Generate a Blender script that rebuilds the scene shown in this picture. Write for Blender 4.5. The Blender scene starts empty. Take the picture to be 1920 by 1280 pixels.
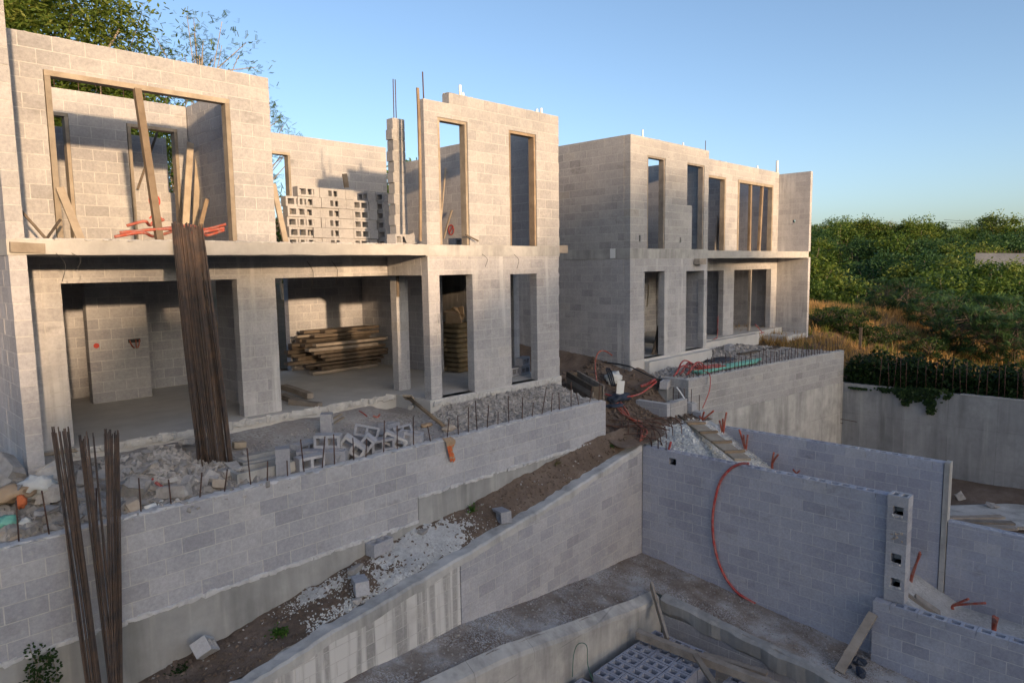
import bpy, bmesh, math, random
from mathutils import Vector, Matrix, noise as mnoise
from math import radians, sin, cos, pi, tan
R = random.Random(11)
SC = bpy.context.scene
COL = SC.collection

# ------------------------------------------------------------------ camera
CAM = Vector((0, 0, 2.56))
YAW, PITCH, ROLL, F = radians(45.66456), radians(6.19615), radians(-0.86059), 1302.648
fw = Vector((sin(YAW)*cos(PITCH), cos(YAW)*cos(PITCH), -sin(PITCH)))
rt = Vector((cos(YAW), -sin(YAW), 0)); upv = rt.cross(fw)
r2 = rt*cos(ROLL)+upv*sin(ROLL); u2 = -rt*sin(ROLL)+upv*cos(ROLL)
cd = bpy.data.cameras.new("camera"); cam = bpy.data.objects.new("camera", cd); COL.objects.link(cam)
cam.matrix_world = Matrix(((r2.x, u2.x, -fw.x, CAM.x), (r2.y, u2.y, -fw.y, CAM.y), (r2.z, u2.z, -fw.z, CAM.z), (0, 0, 0, 1)))
cd.sensor_width = 36; cd.lens = F/1920*36; cd.clip_end = 3000; cd.clip_start = 0.05
SC.camera = cam

def ray(px, py): return r2*((px-960)/F) - u2*((py-640)/F) + fw
def aD(px, py, d): return CAM+ray(px, py)*d
def aX(px, py, x): d = ray(px, py); return CAM+d*((x-CAM.x)/d.x)
def aY(px, py, y): d = ray(px, py); return CAM+d*((y-CAM.y)/d.y)
def aZ(px, py, z): d = ray(px, py); return CAM+d*((z-CAM.z)/d.z)
def aH(px, py, h, d0=5, d1=140):
    """first point of the view ray on the surface z = h(x, y)"""
    r = ray(px, py); d = d0
    while d < d1:
        p = CAM+r*d
        if p.z < h(p.x, p.y): return p
        d += 0.04
    return CAM+r*d1

# ------------------------------------------------------------------ materials
def nt(name):
    m = bpy.data.materials.new(name); m.use_nodes = True
    n = m.node_tree; n.nodes.clear()
    o = n.nodes.new('ShaderNodeOutputMaterial'); b = n.nodes.new('ShaderNodeBsdfPrincipled')
    n.links.new(b.outputs[0], o.inputs[0]); b.inputs['Roughness'].default_value = .9
    b.inputs['Specular IOR Level'].default_value = .25
    return m, n, b
def nd(n, t, **k):
    x = n.nodes.new(t)
    for a, v in k.items():
        if a.startswith('i_'): x.inputs[a[2:].replace('_', ' ')].default_value = v
        else: setattr(x, a, v)
    return x
def c4(c): return (c[0], c[1], c[2], 1)
def noise(n, scale, detail=4, rough=.6, stretch=None, coord='Object', off=(0, 0, 0)):
    tc = nd(n, 'ShaderNodeTexCoord'); mp = nd(n, 'ShaderNodeMapping')
    if stretch: mp.inputs['Scale'].default_value = stretch
    mp.inputs['Location'].default_value = off
    if coord == 'World':
        g = nd(n, 'ShaderNodeNewGeometry'); n.links.new(g.outputs['Position'], mp.inputs[0])
    else: n.links.new(tc.outputs[coord], mp.inputs[0])
    x = nd(n, 'ShaderNodeTexNoise'); x.inputs['Scale'].default_value = scale
    x.inputs['Detail'].default_value = detail; x.inputs['Roughness'].default_value = rough
    n.links.new(mp.outputs[0], x.inputs['Vector']); return x.outputs['Fac']
def ramp(n, fac, stops):
    r = nd(n, 'ShaderNodeValToRGB'); e = r.color_ramp.elements
    e[0].position, e[0].color = stops[0][0], c4(stops[0][1]); e[1].position, e[1].color = stops[-1][0], c4(stops[-1][1])
    for p, c in stops[1:-1]:
        q = e.new(p); q.color = c4(c)
    n.links.new(fac, r.inputs[0]); return r.outputs[0]
def mix(n, fac, a, b, mode='MIX'):
    m = nd(n, 'ShaderNodeMix', data_type='RGBA', blend_type=mode)
    for s, v in ((m.inputs[0], fac), (m.inputs[6], a), (m.inputs[7], b)):
        if isinstance(v, (int, float)): s.default_value = v
        elif isinstance(v, tuple): s.default_value = c4(v)
        else: n.links.new(v, s)
    return m.outputs[2]
def rnd(n):
    a = nd(n, 'ShaderNodeAttribute', attribute_name='rnd'); return a.outputs['Fac']
def bump(n, b, fac, strength=.4, dist=.01):
    x = nd(n, 'ShaderNodeBump'); x.inputs['Strength'].default_value = strength; x.inputs['Distance'].default_value = dist
    n.links.new(fac, x.inputs['Height']); n.links.new(x.outputs[0], b.inputs['Normal'])
def thr(n, fac, lo, hi):
    return ramp(n, fac, [(lo, (0, 0, 0)), (hi, (1, 1, 1))])
def math_(n, op, a, b):
    m = nd(n, 'ShaderNodeMath', operation=op)
    for i, v in ((0, a), (1, b)):
        if isinstance(v, (int, float)): m.inputs[i].default_value = v
        else: n.links.new(v, m.inputs[i])
    return m.outputs[0]

MAT = {}
def M_block(name, stops, drip=0.0, dirt=.35, tint=(.32, .295, .26)):
    m, n, b = nt(name)
    c = ramp(n, rnd(n), stops)
    c = mix(n, .55, c, ramp(n, noise(n, 26, 5, .7, coord='World'), [(.25, (.62, .62, .62)), (.75, (1.3, 1.3, 1.3))]), 'MULTIPLY')
    c = mix(n, .6, c, ramp(n, noise(n, 1.1, 4, .65, coord='World'), [(.3, (.74, .74, .76)), (.7, (1.2, 1.18, 1.16))]), 'MULTIPLY')
    # brownish washed-down dust
    d = thr(n, noise(n, 1.7, 5, .7, coord='World', off=(3, 7, 1)), .52, .78)
    c = mix(n, math_(n, 'MULTIPLY', d, dirt), c, tint)
    sm = thr(n, noise(n, 5, 4, .6, stretch=(1, 1, 2.2), coord='World', off=(1, 8, 3)), .60, .70)
    c = mix(n, math_(n, 'MULTIPLY', sm, .38), c, (.50, .485, .465))
    dk = thr(n, noise(n, 1.3, 5, .7, stretch=(1, 1, 1.8), coord='World', off=(6, 3, 9)), .60, .74)
    c = mix(n, math_(n, 'MULTIPLY', dk, .5), c, (.145, .14, .13))
    if drip:
        heavy_s = drip > .9
        s = thr(n, noise(n, 1, 3, .55, stretch=(7, 7, .25) if heavy_s else (5.5, 5.5, .33), coord='World'), .44 if heavy_s else .53, .54 if heavy_s else .68)
        s2 = thr(n, noise(n, .8, 3, .6, coord='World', off=(11, 2, 5)), .25 if heavy_s else .40, .42 if heavy_s else .62)
        c = mix(n, math_(n, 'MULTIPLY', math_(n, 'MULTIPLY', s, s2), drip), c, (.60, .59, .575))
    n.links.new(c, b.inputs['Base Color'])
    bump(n, b, noise(n, 55, 6, .75, coord='World'), .55, .012)
    MAT[name] = m; return m
BG = [(0, (.285, .278, .278)), (.3, (.34, .332, .33)), (.6, (.38, .37, .366)), (.85, (.415, .402, .395)), (1, (.37, .35, .325))]
M_block('block', BG, .0)
M_block('block_drip', [(p, (a*1.1, b*1.1, c_*1.13)) for p, (a, b, c_) in BG], .75)
M_block('block_grey', [(0, (.29, .293, .32)), (.4, (.365, .368, .40)), (.75, (.42, .42, .445)), (1, (.455, .445, .45))], .12, .18)
M_block('block_pit', [(0, (.30, .31, .365)), (.4, (.355, .368, .435)), (.8, (.40, .412, .47)), (1, (.43, .435, .47))], .15, .2)
M_block('block_heavy', [(0, (.29, .285, .28)), (.5, (.36, .352, .345)), (1, (.41, .40, .385))], .95, .3)

def M_simple(name, c1, c2, scale=6, rough=.9, bstr=.4, bscale=40, bdist=.01, stretch=None, attr=.5, spec=.25, extra=None, coord='World', metal=0):
    m, n, b = nt(name)
    c = mix(n, ramp(n, noise(n, scale, 5, .65, stretch=stretch, coord=coord), [(.3, (0, 0, 0)), (.7, (1, 1, 1))]), c1, c2)
    if attr: c = mix(n, attr, c, ramp(n, rnd(n), [(0, (.55, .55, .55)), (1, (1.45, 1.42, 1.38))]), 'MULTIPLY')
    if extra: c = extra(n, c)
    n.links.new(c, b.inputs['Base Color']); b.inputs['Roughness'].default_value = rough
    b.inputs['Specular IOR Level'].default_value = spec; b.inputs['Metallic'].default_value = metal
    if bstr: bump(n, b, noise(n, bscale, 5, .7, stretch=stretch, coord=coord), bstr, bdist)
    MAT[name] = m; return m
def panel(axis):
    def f(n, c):
        c = conc_streak(n, c)
        g = nd(n, 'ShaderNodeNewGeometry'); sp = nd(n, 'ShaderNodeSeparateXYZ'); cb = nd(n, 'ShaderNodeCombineXYZ')
        n.links.new(g.outputs['Position'], sp.inputs[0]); n.links.new(sp.outputs[axis], cb.inputs[0]); n.links.new(sp.outputs[2], cb.inputs[1])
        b = nd(n, 'ShaderNodeTexBrick', offset=.0); b.inputs['Scale'].default_value = 1; b.inputs['Brick Width'].default_value = 1.22; b.inputs['Row Height'].default_value = 1.15
        b.inputs['Mortar Size'].default_value = .008; b.inputs['Mortar Smooth'].default_value = .6
        n.links.new(cb.outputs[0], b.inputs['Vector'])
        k = math_(n, 'MULTIPLY', b.outputs['Fac'], thr(n, noise(n, 2.2, 3, .6, coord='World', off=(4, 4, 4)), .38, .6))
        c = mix(n, math_(n, 'MULTIPLY', k, .55), c, (.12, .12, .118))
        bl = thr(n, noise(n, .9, 6, .75, coord='World', off=(2, 9, 5)), .50, .68)
        return mix(n, math_(n, 'MULTIPLY', bl, .45), c, (.17, .17, .168))
    return f
def dusty(n, c):
    return mix(n, math_(n, 'MULTIPLY', thr(n, noise(n, 9, 4, .7, coord='World'), .42, .66), .5), c, (.36, .31, .28))
def conc_streak(n, c):
    s = thr(n, noise(n, 1, 4, .6, stretch=(2.6, 2.6, .35), coord='World'), .45, .7)
    c = mix(n, math_(n, 'MULTIPLY', s, .55), c, (.13, .13, .125))
    w = thr(n, noise(n, 1, 3, .6, stretch=(4.2, 4.2, .3), coord='World', off=(5, 1, 2)), .56, .72)
    return mix(n, math_(n, 'MULTIPLY', w, .45), c, (.5, .48, .45))
M_simple('mortar', (.40, .386, .372), (.56, .545, .525), 9, bstr=.7, bscale=35, bdist=.015, attr=0)
M_simple('mortar_grey', (.43, .426, .435), (.60, .595, .60), 9, bstr=.7, bscale=35, bdist=.015, attr=0)
M_simple('concrete', (.33, .322, .31), (.50, .488, .47), 2.2, bscale=30, attr=.25, extra=panel(0))
M_simple('concrete_old', (.29, .288, .288), (.43, .425, .42), 1.1, bscale=14, attr=.25, extra=panel(1))
M_simple('concrete_base', (.25, .25, .25), (.37, .367, .362), 1.8, bscale=18, attr=.2, extra=conc_streak)
M_simple('slab', (.34, .325, .30), (.46, .44, .41), 3, bscale=30, attr=.2)
M_simple('floor', (.44, .425, .405), (.56, .54, .52), 1.6, bscale=25, attr=0)
M_simple('cap', (.37, .364, .357), (.53, .52, .508), 3, bscale=22, bstr=.6, attr=.15, extra=conc_streak)
M_simple('wood', (.18, .13, .088), (.32, .245, .17), 3, stretch=(1, 1, 1), bscale=30, attr=.6)
M_simple('wood_pale', (.24, .196, .15), (.38, .325, .255), 4, bscale=30, attr=.5)
M_simple('wood_grey', (.20, .17, .145), (.33, .29, .25), 4, bscale=30, attr=.5)
M_simple('wood_dark', (.075, .06, .048), (.155, .124, .097), 5, bscale=30, attr=.7)
M_simple('rebar', (.045, .042, .045), (.125, .082, .06), 7, rough=.75, bstr=.5, bscale=60, attr=.75, spec=.3)
M_simple('rebar_stub', (.06, .036, .03), (.11, .062, .048), 9, rough=.8, bstr=.3, attr=.5)
M_simple('conduit', (.31, .06, .035), (.40, .085, .05), 5, rough=.6, bstr=0, attr=.5, spec=.3, extra=dusty)
M_simple('conduit_red', (.30, .035, .034), (.40, .055, .05), 5, rough=.6, bstr=0, attr=.5, spec=.3, extra=dusty)
M_simple('pvc', (.72, .72, .70), (.80, .80, .78), 5, rough=.4, bstr=0, attr=0, spec=.4)
M_simple('black_plastic', (.012, .014, .018), (.03, .034, .042), 5, rough=.45, bstr=.3, attr=0, spec=.4)
M_simple('blue_tarp', (.025, .035, .055), (.05, .06, .085), 6, rough=.5, bstr=.4, attr=.3)
M_simple('green_pipe', (.12, .34, .27), (.20, .46, .38), 5, rough=.5, bstr=0, attr=.2)
M_simple('rubble', (.23, .215, .205), (.40, .38, .365), 7, bscale=35, attr=.55)
M_simple('rubble_warm', (.30, .25, .205), (.42, .36, .30), 7, bscale=35, attr=.5)
M_simple('sack', (.36, .25, .16), (.48, .36, .25), 5, bscale=50, attr=.3)
M_simple('sack_orange', (.55, .13, .05), (.62, .20, .09), 5, bscale=50, attr=.3)
M_simple('bag_white', (.45, .45, .44), (.62, .63, .62), 4, rough=.5, bscale=30, attr=.3)
M_simple('cement_bag', (.14, .105, .06), (.26, .20, .12), 4, rough=.8, bscale=30, attr=.7)
M_simple('plastic_green', (.02, .32, .15), (.06, .42, .22), 6, rough=.3, bstr=0, attr=0, spec=.5)
M_simple('plastic_lime', (.16, .50, .10), (.25, .60, .16), 6, rough=.3, bstr=0, attr=0, spec=.5)
M_simple('green_dark', (.03, .10, .08), (.05, .14, .11), 6, rough=.5, bstr=0, attr=0)
M_simple('cup_white', (.68, .68, .66), (.78, .78, .76), 6, rough=.4, bstr=0, attr=0)
M_simple('paint_red', (.45, .05, .04), (.50, .08, .06), 9, rough=.8, bstr=0, attr=0)
M_simple('bark', (.16, .13, .10), (.34, .29, .23), 4, stretch=(3, 3, .6), bscale=20, attr=.3)
M_simple('wire', (.02, .02, .02), (.03, .03, .03), 4, rough=.6, bstr=0, attr=0)
M_simple('house_white', (.50, .47, .43), (.62, .58, .53), 4, bstr=.2, attr=0)

def M_leaf(name, stops, tr=.35):
    m, n, b = nt(name)
    c = ramp(n, rnd(n), stops); n.links.new(c, b.inputs['Base Color'])
    b.inputs['Roughness'].default_value = .55
    t = nd(n, 'ShaderNodeBsdfTranslucent'); n.links.new(mix(n, .5, c, (.9, 1.1, .4), 'MULTIPLY'), t.inputs[0])
    ms = nd(n, 'ShaderNodeMixShader'); ms.inputs[0].default_value = tr
    o = [x for x in n.nodes if x.type == 'OUTPUT_MATERIAL'][0]
    n.links.new(b.outputs[0], ms.inputs[1]); n.links.new(t.outputs[0], ms.inputs[2]); n.links.new(ms.outputs[0], o.inputs[0])
    MAT[name] = m
M_leaf('leaf', [(0, (.028, .058, .012)), (.45, (.07, .125, .024)), (.8, (.125, .18, .034)), (1, (.18, .21, .045))])
M_leaf('leaf_yellow', [(0, (.04, .08, .014)), (.5, (.10, .15, .026)), (1, (.18, .20, .042))])
M_leaf('leaf_dry', [(0, (.09, .10, .03)), (.5, (.17, .16, .055)), (1, (.27, .22, .09))])
M_leaf('leaf_cool', [(0, (.018, .05, .018)), (.5, (.045, .10, .036)), (1, (.09, .16, .055))])
M_leaf('vine_leaf', [(0, (.010, .026, .008)), (.6, (.03, .06, .014)), (1, (.07, .11, .025))])
M_leaf('weed', [(0, (.03, .08, .012)), (.6, (.07, .15, .025)), (1, (.13, .22, .04))])
M_leaf('grass', [(0, (.06, .10, .02)), (.35, (.14, .15, .035)), (.6, (.30, .20, .07)), (1, (.46, .27, .11))], .3)

def M_ground(name, stops, s1, s2, stones, stone_col, fine=(.7, 1.25), bd=.03, bs=22):
    m, n, b = nt(name)
    c = ramp(n, noise(n, s1, 6, .65, coord='World'), stops)
    c = mix(n, .7, c, ramp(n, noise(n, s2, 6, .75, coord='World', off=(2, 5, 0)), [(.3, (fine[0],)*3), (.7, (fine[1],)*3)]), 'MULTIPLY')
    if stones:
        v = nd(n, 'ShaderNodeTexVoronoi'); v.inputs['Scale'].default_value = stones
        g = nd(n, 'ShaderNodeNewGeometry'); n.links.new(g.outputs['Position'], v.inputs['Vector'])
        k = ramp(n, v.outputs['Color'], [(.5, (0, 0, 0)), (.62, (1, 1, 1))])
        msk = thr(n, noise(n, s1*1.3, 4, .6, coord='World', off=(9, 1, 4)), .42, .62)
        c = mix(n, math_(n, 'MULTIPLY', math_(n, 'MULTIPLY', k, msk), .75), c, stone_col)
    n.links.new(c, b.inputs['Base Color']); b.inputs['Roughness'].default_value = 1
    bump(n, b, noise(n, bs, 8, .8, coord='World'), .9, bd); MAT[name] = m
M_ground('gravel_terrace', [(.3, (.28, .25, .235)), (.5, (.37, .34, .325)), (.7, (.44, .42, .41))], 1.2, 18, 30, (.5, .49, .475))
M_ground('dirt', [(.3, (.115, .084, .064)), (.5, (.16, .118, .092)), (.7, (.22, .17, .14))], 1.5, 14, 0, None)
M_ground('pit_gravel', [(.40, (.175, .135, .11)), (.51, (.27, .23, .20)), (.64, (.45, .44, .445))], .75, 30, 60, (.5, .5, .51), bd=.012, bs=40)
M_ground('white_gravel', [(.3, (.34, .335, .33)), (.5, (.46, .455, .45)), (.75, (.56, .555, .55))], 1.6, 24, 36, (.66, .66, .65))
M_ground('hill', [(.3, (.10, .085, .045)), (.5, (.17, .115, .065)), (.7, (.24, .15, .085))], .35, 6, 0, None, bd=.08, bs=6)
M_ground('soil_far', [(.3, (.05, .06, .025)), (.6, (.09, .08, .04)), (.8, (.14, .10, .06))], .1, 2, 0, None, bd=.1, bs=3)

# ------------------------------------------------------------------ mesh builder
class MB:
    def __init__(s): s.v = []; s.f = []; s.r = []; s.mi = []; s.sm = []
    def add(s, vs, fs, r=None, mi=0, smooth=False):
        o = len(s.v); s.v += [Vector(p) for p in vs]
        r = R.random() if r is None else r
        for f in fs: s.f.append([i+o for i in f]); s.r.append(r); s.mi.append(mi); s.sm.append(smooth)
    BF = [(0, 3, 2, 1), (4, 5, 6, 7), (0, 1, 5, 4), (1, 2, 6, 5), (2, 3, 7, 6), (3, 0, 4, 7)]
    def box(s, x0, x1, y0, y1, z0, z1, r=None, mi=0):
        s.add([(x0, y0, z0), (x1, y0, z0), (x1, y1, z0), (x0, y1, z0), (x0, y0, z1), (x1, y0, z1), (x1, y1, z1), (x0, y1, z1)], s.BF, r, mi)
    def obox(s, mat, x0, x1, y0, y1, z0, z1, r=None, mi=0):
        s.add([mat@Vector(p) for p in [(x0, y0, z0), (x1, y0, z0), (x1, y1, z0), (x0, y1, z0), (x0, y0, z1), (x1, y0, z1), (x1, y1, z1), (x0, y1, z1)]], s.BF, r, mi)
    def beam(s, p0, p1, w, h, up=(0, 0, 1), r=None, mi=0):
        p0 = Vector(p0); p1 = Vector(p1); d = (p1-p0).normalized(); up = Vector(up)
        sd = d.cross(up); sd = (Vector((1, 0, 0)) if sd.length < 1e-3 else sd).normalized(); u = sd.cross(d)
        vs = [p+sd*a*w/2+u*b*h/2 for p in (p0, p1) for a, b in ((-1, -1), (1, -1), (1, 1), (-1, 1))]
        s.add(vs, [(3, 2, 1, 0), (4, 5, 6, 7), (0, 1, 5, 4), (1, 2, 6, 5), (2, 3, 7, 6), (3, 0, 4, 7)], r, mi)
    def tube(s, pts, rad, n=8, r=None, mi=0, caps=True):
        pts = [Vector(p) for p in pts]; rr = rad if isinstance(rad, (list, tuple)) else [rad]*len(pts)
        vs = []; fs = []; prev = None
        for i, p in enumerate(pts):
            d = (pts[min(i+1, len(pts)-1)]-pts[max(i-1, 0)]).normalized()
            a = (d.cross(Vector((0, 0, 1))) if abs(d.z) < .95 else d.cross(Vector((1, 0, 0)))) if prev is None else prev-d*prev.dot(d)
            a.normalize(); prev = a; b = d.cross(a)
            vs += [p+(a*cos(2*pi*k/n)+b*sin(2*pi*k/n))*rr[i] for k in range(n)]
        for i in range(len(pts)-1):
            for k in range(n): fs.append((i*n+k, i*n+(k+1) % n, (i+1)*n+(k+1) % n, (i+1)*n+k))
        s.add(vs, fs, r, mi, True)
        if caps:
            o = len(s.v)-len(vs); rv = s.r[-1]
            s.f += [[o+k for k in range(n)][::-1], [o+(len(pts)-1)*n+k for k in range(n)]]; s.r += [rv]*2; s.mi += [mi]*2; s.sm += [False]*2
    def lump(s, c, size, rot=None, rng=R, jag=.28, r=None, mi=0, sub=1):
        """angular broken piece: box with jittered, cut corners"""
        m = Matrix.Translation(c) @ ((rot or Matrix.Rotation(rng.uniform(0, 6.3), 4, Vector((rng.uniform(-1, 1), rng.uniform(-1, 1), rng.uniform(-.6, 1.5))).normalized())))
        bm = bmesh.new(); bmesh.ops.create_cube(bm, size=1)
        if sub: bmesh.ops.bevel(bm, geom=bm.edges[:], offset=.14, segments=1, affect='EDGES')
        for v in bm.verts:
            v.co += Vector((rng.uniform(-1, 1), rng.uniform(-1, 1), rng.uniform(-1, 1)))*jag*.5
            v.co = m @ Vector((v.co.x*size[0], v.co.y*size[1], v.co.z*size[2]))
        bm.verts.index_update()
        s.add([v.co.copy() for v in bm.verts], [[v.index for v in f.verts] for f in bm.faces], r, mi); bm.free()
    def hollow(s, mat, L=.39, W=.19, H=.19, r=None, mi=0, n=2, t=.04):
        """concrete block, hollow cores run along local z, origin at centre"""
        r = R.random() if r is None else r
        ob = lambda *a: s.obox(mat, *a, r=r, mi=mi)
        ob(-L/2, L/2, -W/2, -W/2+t, -H/2, H/2); ob(-L/2, L/2, W/2-t, W/2, -H/2, H/2)
        g = (L-t*(n+1))/n
        for k in range(n+1):
            x = -L/2+k*(g+t); ob(x, x+t, -W/2+t, W/2-t, -H/2, H/2)
    def leaf(s, c, d, nrm, l, w, r, mi=0):
        d = d.normalized(); sd = d.cross(nrm)
        if sd.length < 1e-4: return
        sd = sd.normalized()*w/2
        s.add([c-d*l/2, c+sd, c+d*l/2, c-sd], [(0, 1, 2, 3)], r, mi)
    def build(s, name, mat, parent=None, center=True):
        me = bpy.data.meshes.new(name)
        if parent is not None:
            o0 = Vector(parent['_o'])
        elif center and s.v:
            xs = [p.x for p in s.v]; ys = [p.y for p in s.v]; zs = [p.z for p in s.v]
            o0 = Vector(((min(xs)+max(xs))/2, (min(ys)+max(ys))/2, min(zs)))
        else: o0 = Vector((0, 0, 0))
        me.from_pydata([p-o0 for p in s.v], [], s.f); 
        mats = mat if isinstance(mat, (list, tuple)) else [mat]
        for m in mats: me.materials.append(MAT[m])
        a = me.attributes.new('rnd', 'FLOAT', 'FACE'); a.data.foreach_set('value', s.r)
        me.polygons.foreach_set('material_index', s.mi); me.polygons.foreach_set('use_smooth', s.sm)
        me.validate(); me.update()
        o = bpy.data.objects.new(name, me); COL.objects.link(o)
        if parent is not None: o.parent = parent; o['_o'] = tuple(o0)
        else: o.location = o0
        return o
ORIG = {}
def thing(name, label, cat, loc=(0, 0, 0), group=None):
    o = bpy.data.objects.new(name, None); COL.objects.link(o); o.location = loc; o.empty_display_size = .2
    o['_o'] = tuple(loc); o['label'] = label; o['category'] = cat
    if group: o['group'] = group
    return o
def tag(o, label, cat, group=None, kind=None):
    if label: o['label'] = label
    if cat: o['category'] = cat
    if group: o['group'] = group
    if kind: o['kind'] = kind
    return o
def struct(o, kind='structure'): o['kind'] = kind; return o
def smooth_path(pts, k=6):
    pts = [Vector(p) for p in pts]; out = []
    for i in range(len(pts)-1):
        p0 = pts[max(i-1, 0)]; p1 = pts[i]; p2 = pts[i+1]; p3 = pts[min(i+2, len(pts)-1)]
        for j in range(k):
            t = j/k
            out.append(.5*((2*p1)+(p2-p0)*t+(2*p0-5*p1+4*p2-p3)*t*t+(3*p1-p0-3*p2+p3)*t**3))
    out.append(pts[-1]); return out
def copy_tree(o, parent=None):
    c = o.copy(); COL.objects.link(c)
    if parent: c.parent = parent
    for ch in o.children: copy_tree(ch, c)
    return c

# ------------------------------------------------------------------ block walls
def blockwall(mb, ax, a0, a1, t0, t1, z0, z1, holes=(), prof=None, topholes=False, xf=None, h=.2, L=.4, ph=0., stop=None, rag0=0, rag1=0, rng=R):
    """courses of hollow blocks with recessed mortar.  ax 'x' or 'y' = the direction the wall runs;
    holes = (a0, a1, z0, z1); prof(a) = height limit; material slot 0 block, 1 mortar"""
    def bx(b0, b1, c0, c1, e0, e1, r, mi):
        if ax == 'x': vs = [(b0, c0, e0), (b1, c0, e0), (b1, c1, e0), (b0, c1, e0)]
        else: vs = [(c0, b0, e0), (c1, b0, e0), (c1, b1, e0), (c0, b1, e0)]
        top = []
        for i, v in enumerate(vs):
            a = b0 if i in (0, 3) else b1
            top.append((v[0], v[1], min(e1, prof(a)) if prof else e1))
        if prof and (top[0][2]-e0 < .015 and top[1][2]-e0 < .015): return
        if prof: top = [(p[0], p[1], max(p[2], e0+.004)) for p in top]
        p = [Vector(q) for q in vs+top]
        if xf: p = [xf@q for q in p]
        f = MB.BF if ax == 'x' else [tuple(reversed(q)) for q in MB.BF]
        mb.add(p, f, r, mi)
    row = 0; z = z0
    while z < z1-.02:
        zt = min(z+h, z1); cuts = sorted({z, zt} | {q for hh in holes for q in hh[2:4] if z+.015 < q < zt-.015})
        off = (ph+(L/2 if row % 2 else 0)) % L
        rr = {}
        for c0, c1 in zip(cuts, cuts[1:]):
            zm = (c0+c1)/2; iv = [(a0+(rng.uniform(0, rag0) if rag0 else 0), a1-(rng.uniform(0, rag1) if rag1 else 0))]
            for hh in holes:
                if hh[2] < zm < hh[3]:
                    nv = []
                    for p, q in iv:
                        if hh[1] <= p or hh[0] >= q: nv.append((p, q)); continue
                        if hh[0] > p+.02: nv.append((p, hh[0]))
                        if hh[1] < q-.02: nv.append((hh[1], q))
                    iv = nv
            for p, q in iv:
                ms = [p+.012]+([p+.012+i*.2 for i in range(1, int((q-p-.03)/.2))] if prof else [])+[q-.012]
                for m0, m1 in zip(ms, ms[1:]): bx(m0, m1, t0+.0028, t1-.0028, c0, c0+.05 if (topholes and zt >= z1-.02) else c1, .5, 1)
                k = math.floor((p-a0-off)/L)
                e = [p]
                while True:
                    k += 1; x = a0+off+k*L
                    if x >= q-.06: break
                    if x > p+.06: e.append(x)
                e.append(q)
                for b0, b1 in zip(e, e[1:]):
                    key = round((b0+b1)/2/.05)
                    r = rr.setdefault(key, min(1, max(0, rng.gauss(.5, .16))))
                    j0 = rng.uniform(-.0016, .0018); j1 = rng.uniform(-.0018, .0016)
                    g = rng.uniform(.0045, .0075)
                    gz_ = rng.uniform(.004, .0065)
                    zb = c0+(gz_ if c0 == z else 0); zc = c1-(gz_ if c1 == zt else 0)
                    if topholes and zt >= z1-.02 and b1-b0 > .3 and not prof:
                        m = Matrix.Translation(((b0+b1)/2, (t0+t1)/2, (zb+zc)/2)) if ax == 'x' else Matrix.Translation(((t0+t1)/2, (b0+b1)/2, (zb+zc)/2)) @ Matrix.Rotation(pi/2, 4, 'Z')
                        if xf: m = xf@m
                        mb.hollow(m, b1-b0-.006, t1-t0, zc-zb, r=min(1, r+.2), t=.046)
                    else: bx(b0+g, b1-g, t0+j0, t1+j1, zb, zc, r, 0)
        z += h; row += 1
# ================================================================== HOUSES
def wallpart(name, parent, mats, specs, label=None):
    for sp in specs:
        mb = MB(); blockwall(mb, *sp[0], **(sp[1] if len(sp) > 1 else {})); o = mb.build(name, mats, parent)
    return o
def wood_frame(parent, ax, a0, a1, z0, z1, t0, t1, w=.05, mat='wood', sill=False, left=True, right=True, name='wooden_frame'):
    def b(nm, p, q, e0, e1, par):
        mb = MB()
        if ax == 'x': mb.box(p, q, t0, t1, e0, e1)
        else: mb.box(t0, t1, p, q, e0, e1)
        return mb.build(nm, mat, par)
    fr = b(name, a0+.004, a1-.004, z1-w, z1-.003, parent)
    if left: b('jamb', a0+.004, a0+w, z0+.01, z1-w-.002, fr)
    if right: b('jamb', a1-w, a1-.004, z0+.01, z1-w-.002, fr)
    return fr
def post_part(parent, name, p0, p1, w, h, mat, up=(0, 1, 0)):
    mb = MB(); mb.beam(p0, p1, w, h, up); return mb.build(name, mat, parent)
def rod(parent, p0, p1, r=.007, mat='rebar_stub', name='starter_bar', n=6):
    mb = MB(); mb.tube([p0, p1], r, n); return mb.build(name, mat, parent)
def paint_mark(parent, pts_list, w=.018, mat='paint_red', name='paint_mark'):
    mb = MB()
    for pts in pts_list:
        for a, b in zip(pts, pts[1:]): mb.beam(a, b, w, .004, (0, 1, 0))
    return mb.build(name, mat, parent)
MW = ['block', 'mortar']; MD = ['block_drip', 'mortar']; MG = ['block_grey', 'mortar_grey']

# ---- house A (near, left)
A = thing('unfinished_house', 'near unfinished two-storey block house with the stack of blocks on its upper floor', 'house', (6.8, 10.1, 0))
mb = MB(); mb.box(1.76, 8.08, 11.12, 16.2, -.42, .08); mb.box(8.085, 11.88, 10.06, 16.2, -.42, .078); mb.build('floor_slab', 'floor', A)
mb = MB()
N = 26
for i in range(N):                       # slab edge with a slightly wavy cast lip
    x0 = 1.76+(8.1-1.76)*i/N; x1 = 1.76+(8.1-1.76)*(i+1)/N
    w = .012*mnoise.noise((x0*2.1, 0, 3)); w2 = .012*mnoise.noise((x1*2.1, 0, 3))
    mb.add([(x0, 10+w, 2.78-w), (x1, 10+w2, 2.78-w2), (x1, 16.2, 2.78), (x0, 16.2, 2.78), (x0, 10+w, 2.965+w), (x1, 10+w2, 2.965+w2), (x1, 16.2, 2.965), (x0, 16.2, 2.965)], MB.BF, .5)
mb.build('upper_slab', 'slab', A)
mb = MB(); mb.box(8.102, 11.89, 10.096, 16.2, 2.762, 2.973, .5); mb.build('slab_band', 'concrete', A)
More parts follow.
